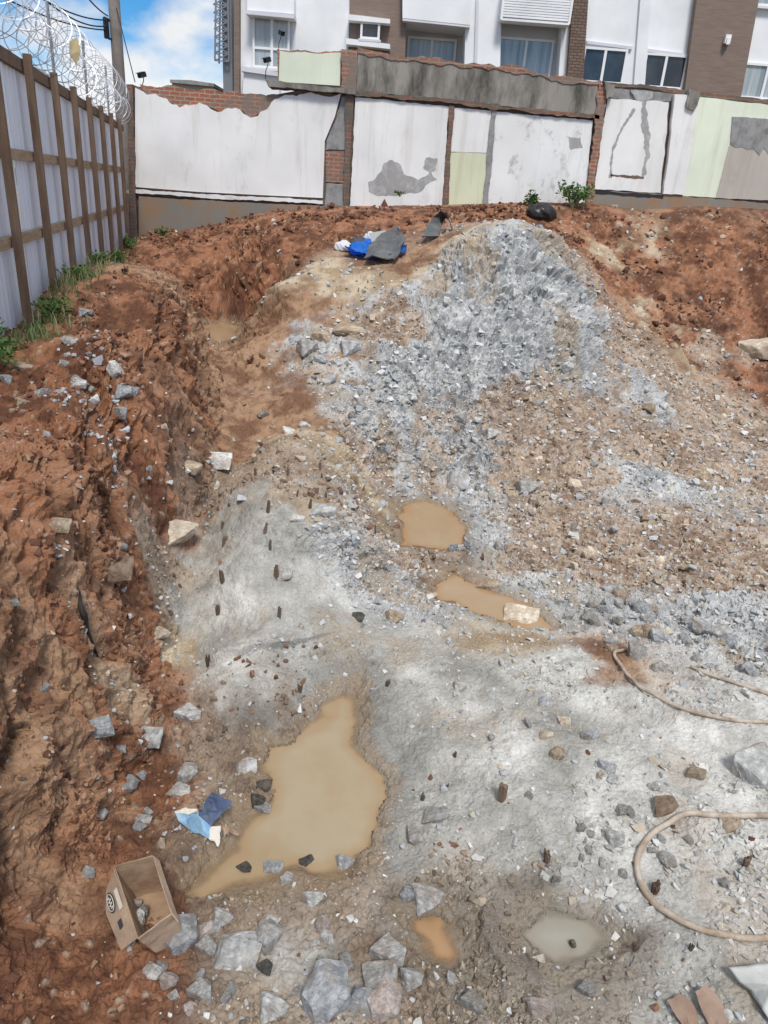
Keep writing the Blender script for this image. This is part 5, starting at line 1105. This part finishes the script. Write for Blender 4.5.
# ------------------------------------------------------------------ plants
M_grass = material('grass_blade', (.06,.12,.035), .7, color2=(.15,.24,.09), nscale=3, lo=.3, hi=.7); M_leaf = material('leaf', (.05,.11,.025), .6, color2=(.11,.20,.05), nscale=6); M_dry = material('dry_grass', (.30,.25,.14), .8, color2=(.2,.2,.1), nscale=4)
def blades(spots, h_, w_, seed, per=1):
    r = random.Random(seed); m = MB()
    for (x, y, s_) in spots:
        z = float(gh(x, y)); a = r.uniform(0, 6.28); l = h_*s_*r.uniform(.5, 1.3); be = l*r.uniform(.2, .8); wd = w_*r.uniform(.6, 1.3)
        dx, dy = math.cos(a), math.sin(a); P = [(0, 0), (be*.3, l*.55), (be, l*.9)]
        v = []
        for k, (b_, h2) in enumerate(P):
            ww = wd*(1, .8, .1)[k]; v += [(x+dx*b_-dy*ww, y+dy*b_+dx*ww, z+h2-.02), (x+dx*b_+dy*ww, y+dy*b_-dx*ww, z+h2-.02)]
        m.add(v, [(0,1,3,2),(2,3,5,4)])
    return m
sp = []
for _ in range(1500):
    y = random.uniform(5.5, 17.5) if random.random() < .4 else random.gauss(9.5, 2.2)
    if y < 5 or y > 18: continue
    dn_ = .5+.5*float(fbm(np.array([y*1.3]), np.array([3.]), 77, 3)[0])
    if random.random() > dn_*1.4: continue
    sp.append((FX(y)+.12+abs(random.gauss(0, .2)), y, random.uniform(.5, 1.2)*(1 if y < 13 else .8)))
tag(blades(sp, .16, .006, 5).build('grass', M_grass), 'tufts of green grass along the foot of the metal fence', 'grass', kind='stuff')
sp2 = [(FX(y)+.12+abs(random.gauss(0, .2)), y, random.uniform(.6, 1.3)) for y in [random.gauss(9.3, 1.3) for _ in range(350)]]
tag(blades(sp2, .26, .005, 6).build('dry_grass', M_dry), 'dry straw coloured grass mixed in along the fence', 'grass', kind='stuff')
def bushy(name, P, R1, H1, nl, ls, seed, lab, cat):
    r = random.Random(seed); t = thing(name, P, lab, cat); m = MB(); st = MB()
    for k in range(max(5, nl//22)):
        a = r.uniform(0, 6.28); q = R1*r.uniform(.2, 1); tip = Vector((q*math.cos(a), q*math.sin(a)*.8, H1*r.uniform(.45, 1)*(1.1-.4*q/R1))); md_ = tip*.5+Vector((0,0,.12*H1)); st.tube([(0,0,-.03), md_, tip], [.008,.006,.003], 4)
        for j in range(22):
            tt = r.uniform(.25, 1.05); c = (md_*2*tt if tt < .5 else md_+(tip-md_)*(2*tt-1))+Vector((r.gauss(0,.05), r.gauss(0,.05), r.gauss(0,.04)))*H1*2
            d = Vector((r.uniform(-1,1), r.uniform(-1,1), r.uniform(-.3,.8))).normalized(); s_ = d.cross(Vector((r.uniform(-1,1), r.uniform(-1,1), r.uniform(-1,1)))).normalized(); l = ls*r.uniform(.6, 1.3)
            n_ = d.cross(s_); m.add([c, c+d*l*.5+s_*l*.26+n_*l*.05, c+d*l, c+d*l*.5-s_*l*.26+n_*l*.05], [(0,1,2,3)])
    m.build('foliage', M_leaf, t); st.build('stem', M_dry, t); return t
bushy('weed', on(530,207), .28, .32, 200, .09, 31, 'small round green weed against the white panel', 'plant')
bushy('weed', on(572,208), .48, .60, 420, .10, 32, 'taller bushy green weed beside the broken brick edge', 'plant')
for yy_, rr_, hh_, sd_, lb_ in ((7.6,.2,.3,41,'leafy green weeds at the fence foot nearest the shrub'),(9.3,.22,.26,42,'leafy weeds at the fence foot behind the blue grey concrete lump'),(11.2,.2,.24,43,'leafy weeds halfway along the fence foot'),(13.6,.24,.26,44,'leafy weeds three quarters of the way along the fence'),(16.2,.25,.28,45,'farthest leafy weeds along the fence, almost at the corner')):
    bushy('weed', (FX(yy_)+.28, yy_, float(gh(FX(yy_)+.28, yy_))), rr_, hh_, 240, .06, sd_, lb_, 'plant')
bushy('shrub', Vector(tuple(on(2,375)))+Vector((-.1,0,0)), .26, .5, 500, .06, 33, 'leafy green shrub at the left edge below the fence', 'plant')
bushy('weed', on(165,238), .22, .22, 120, .07, 34, 'low green weed in the far corner by the fence end', 'plant')
bushy('weed', on(528,205)+np.array([-3.0,.0,0]), .14, .10, 60, .05, 35, 'tiny green weed on the red soil in front of the middle white wall', 'plant')
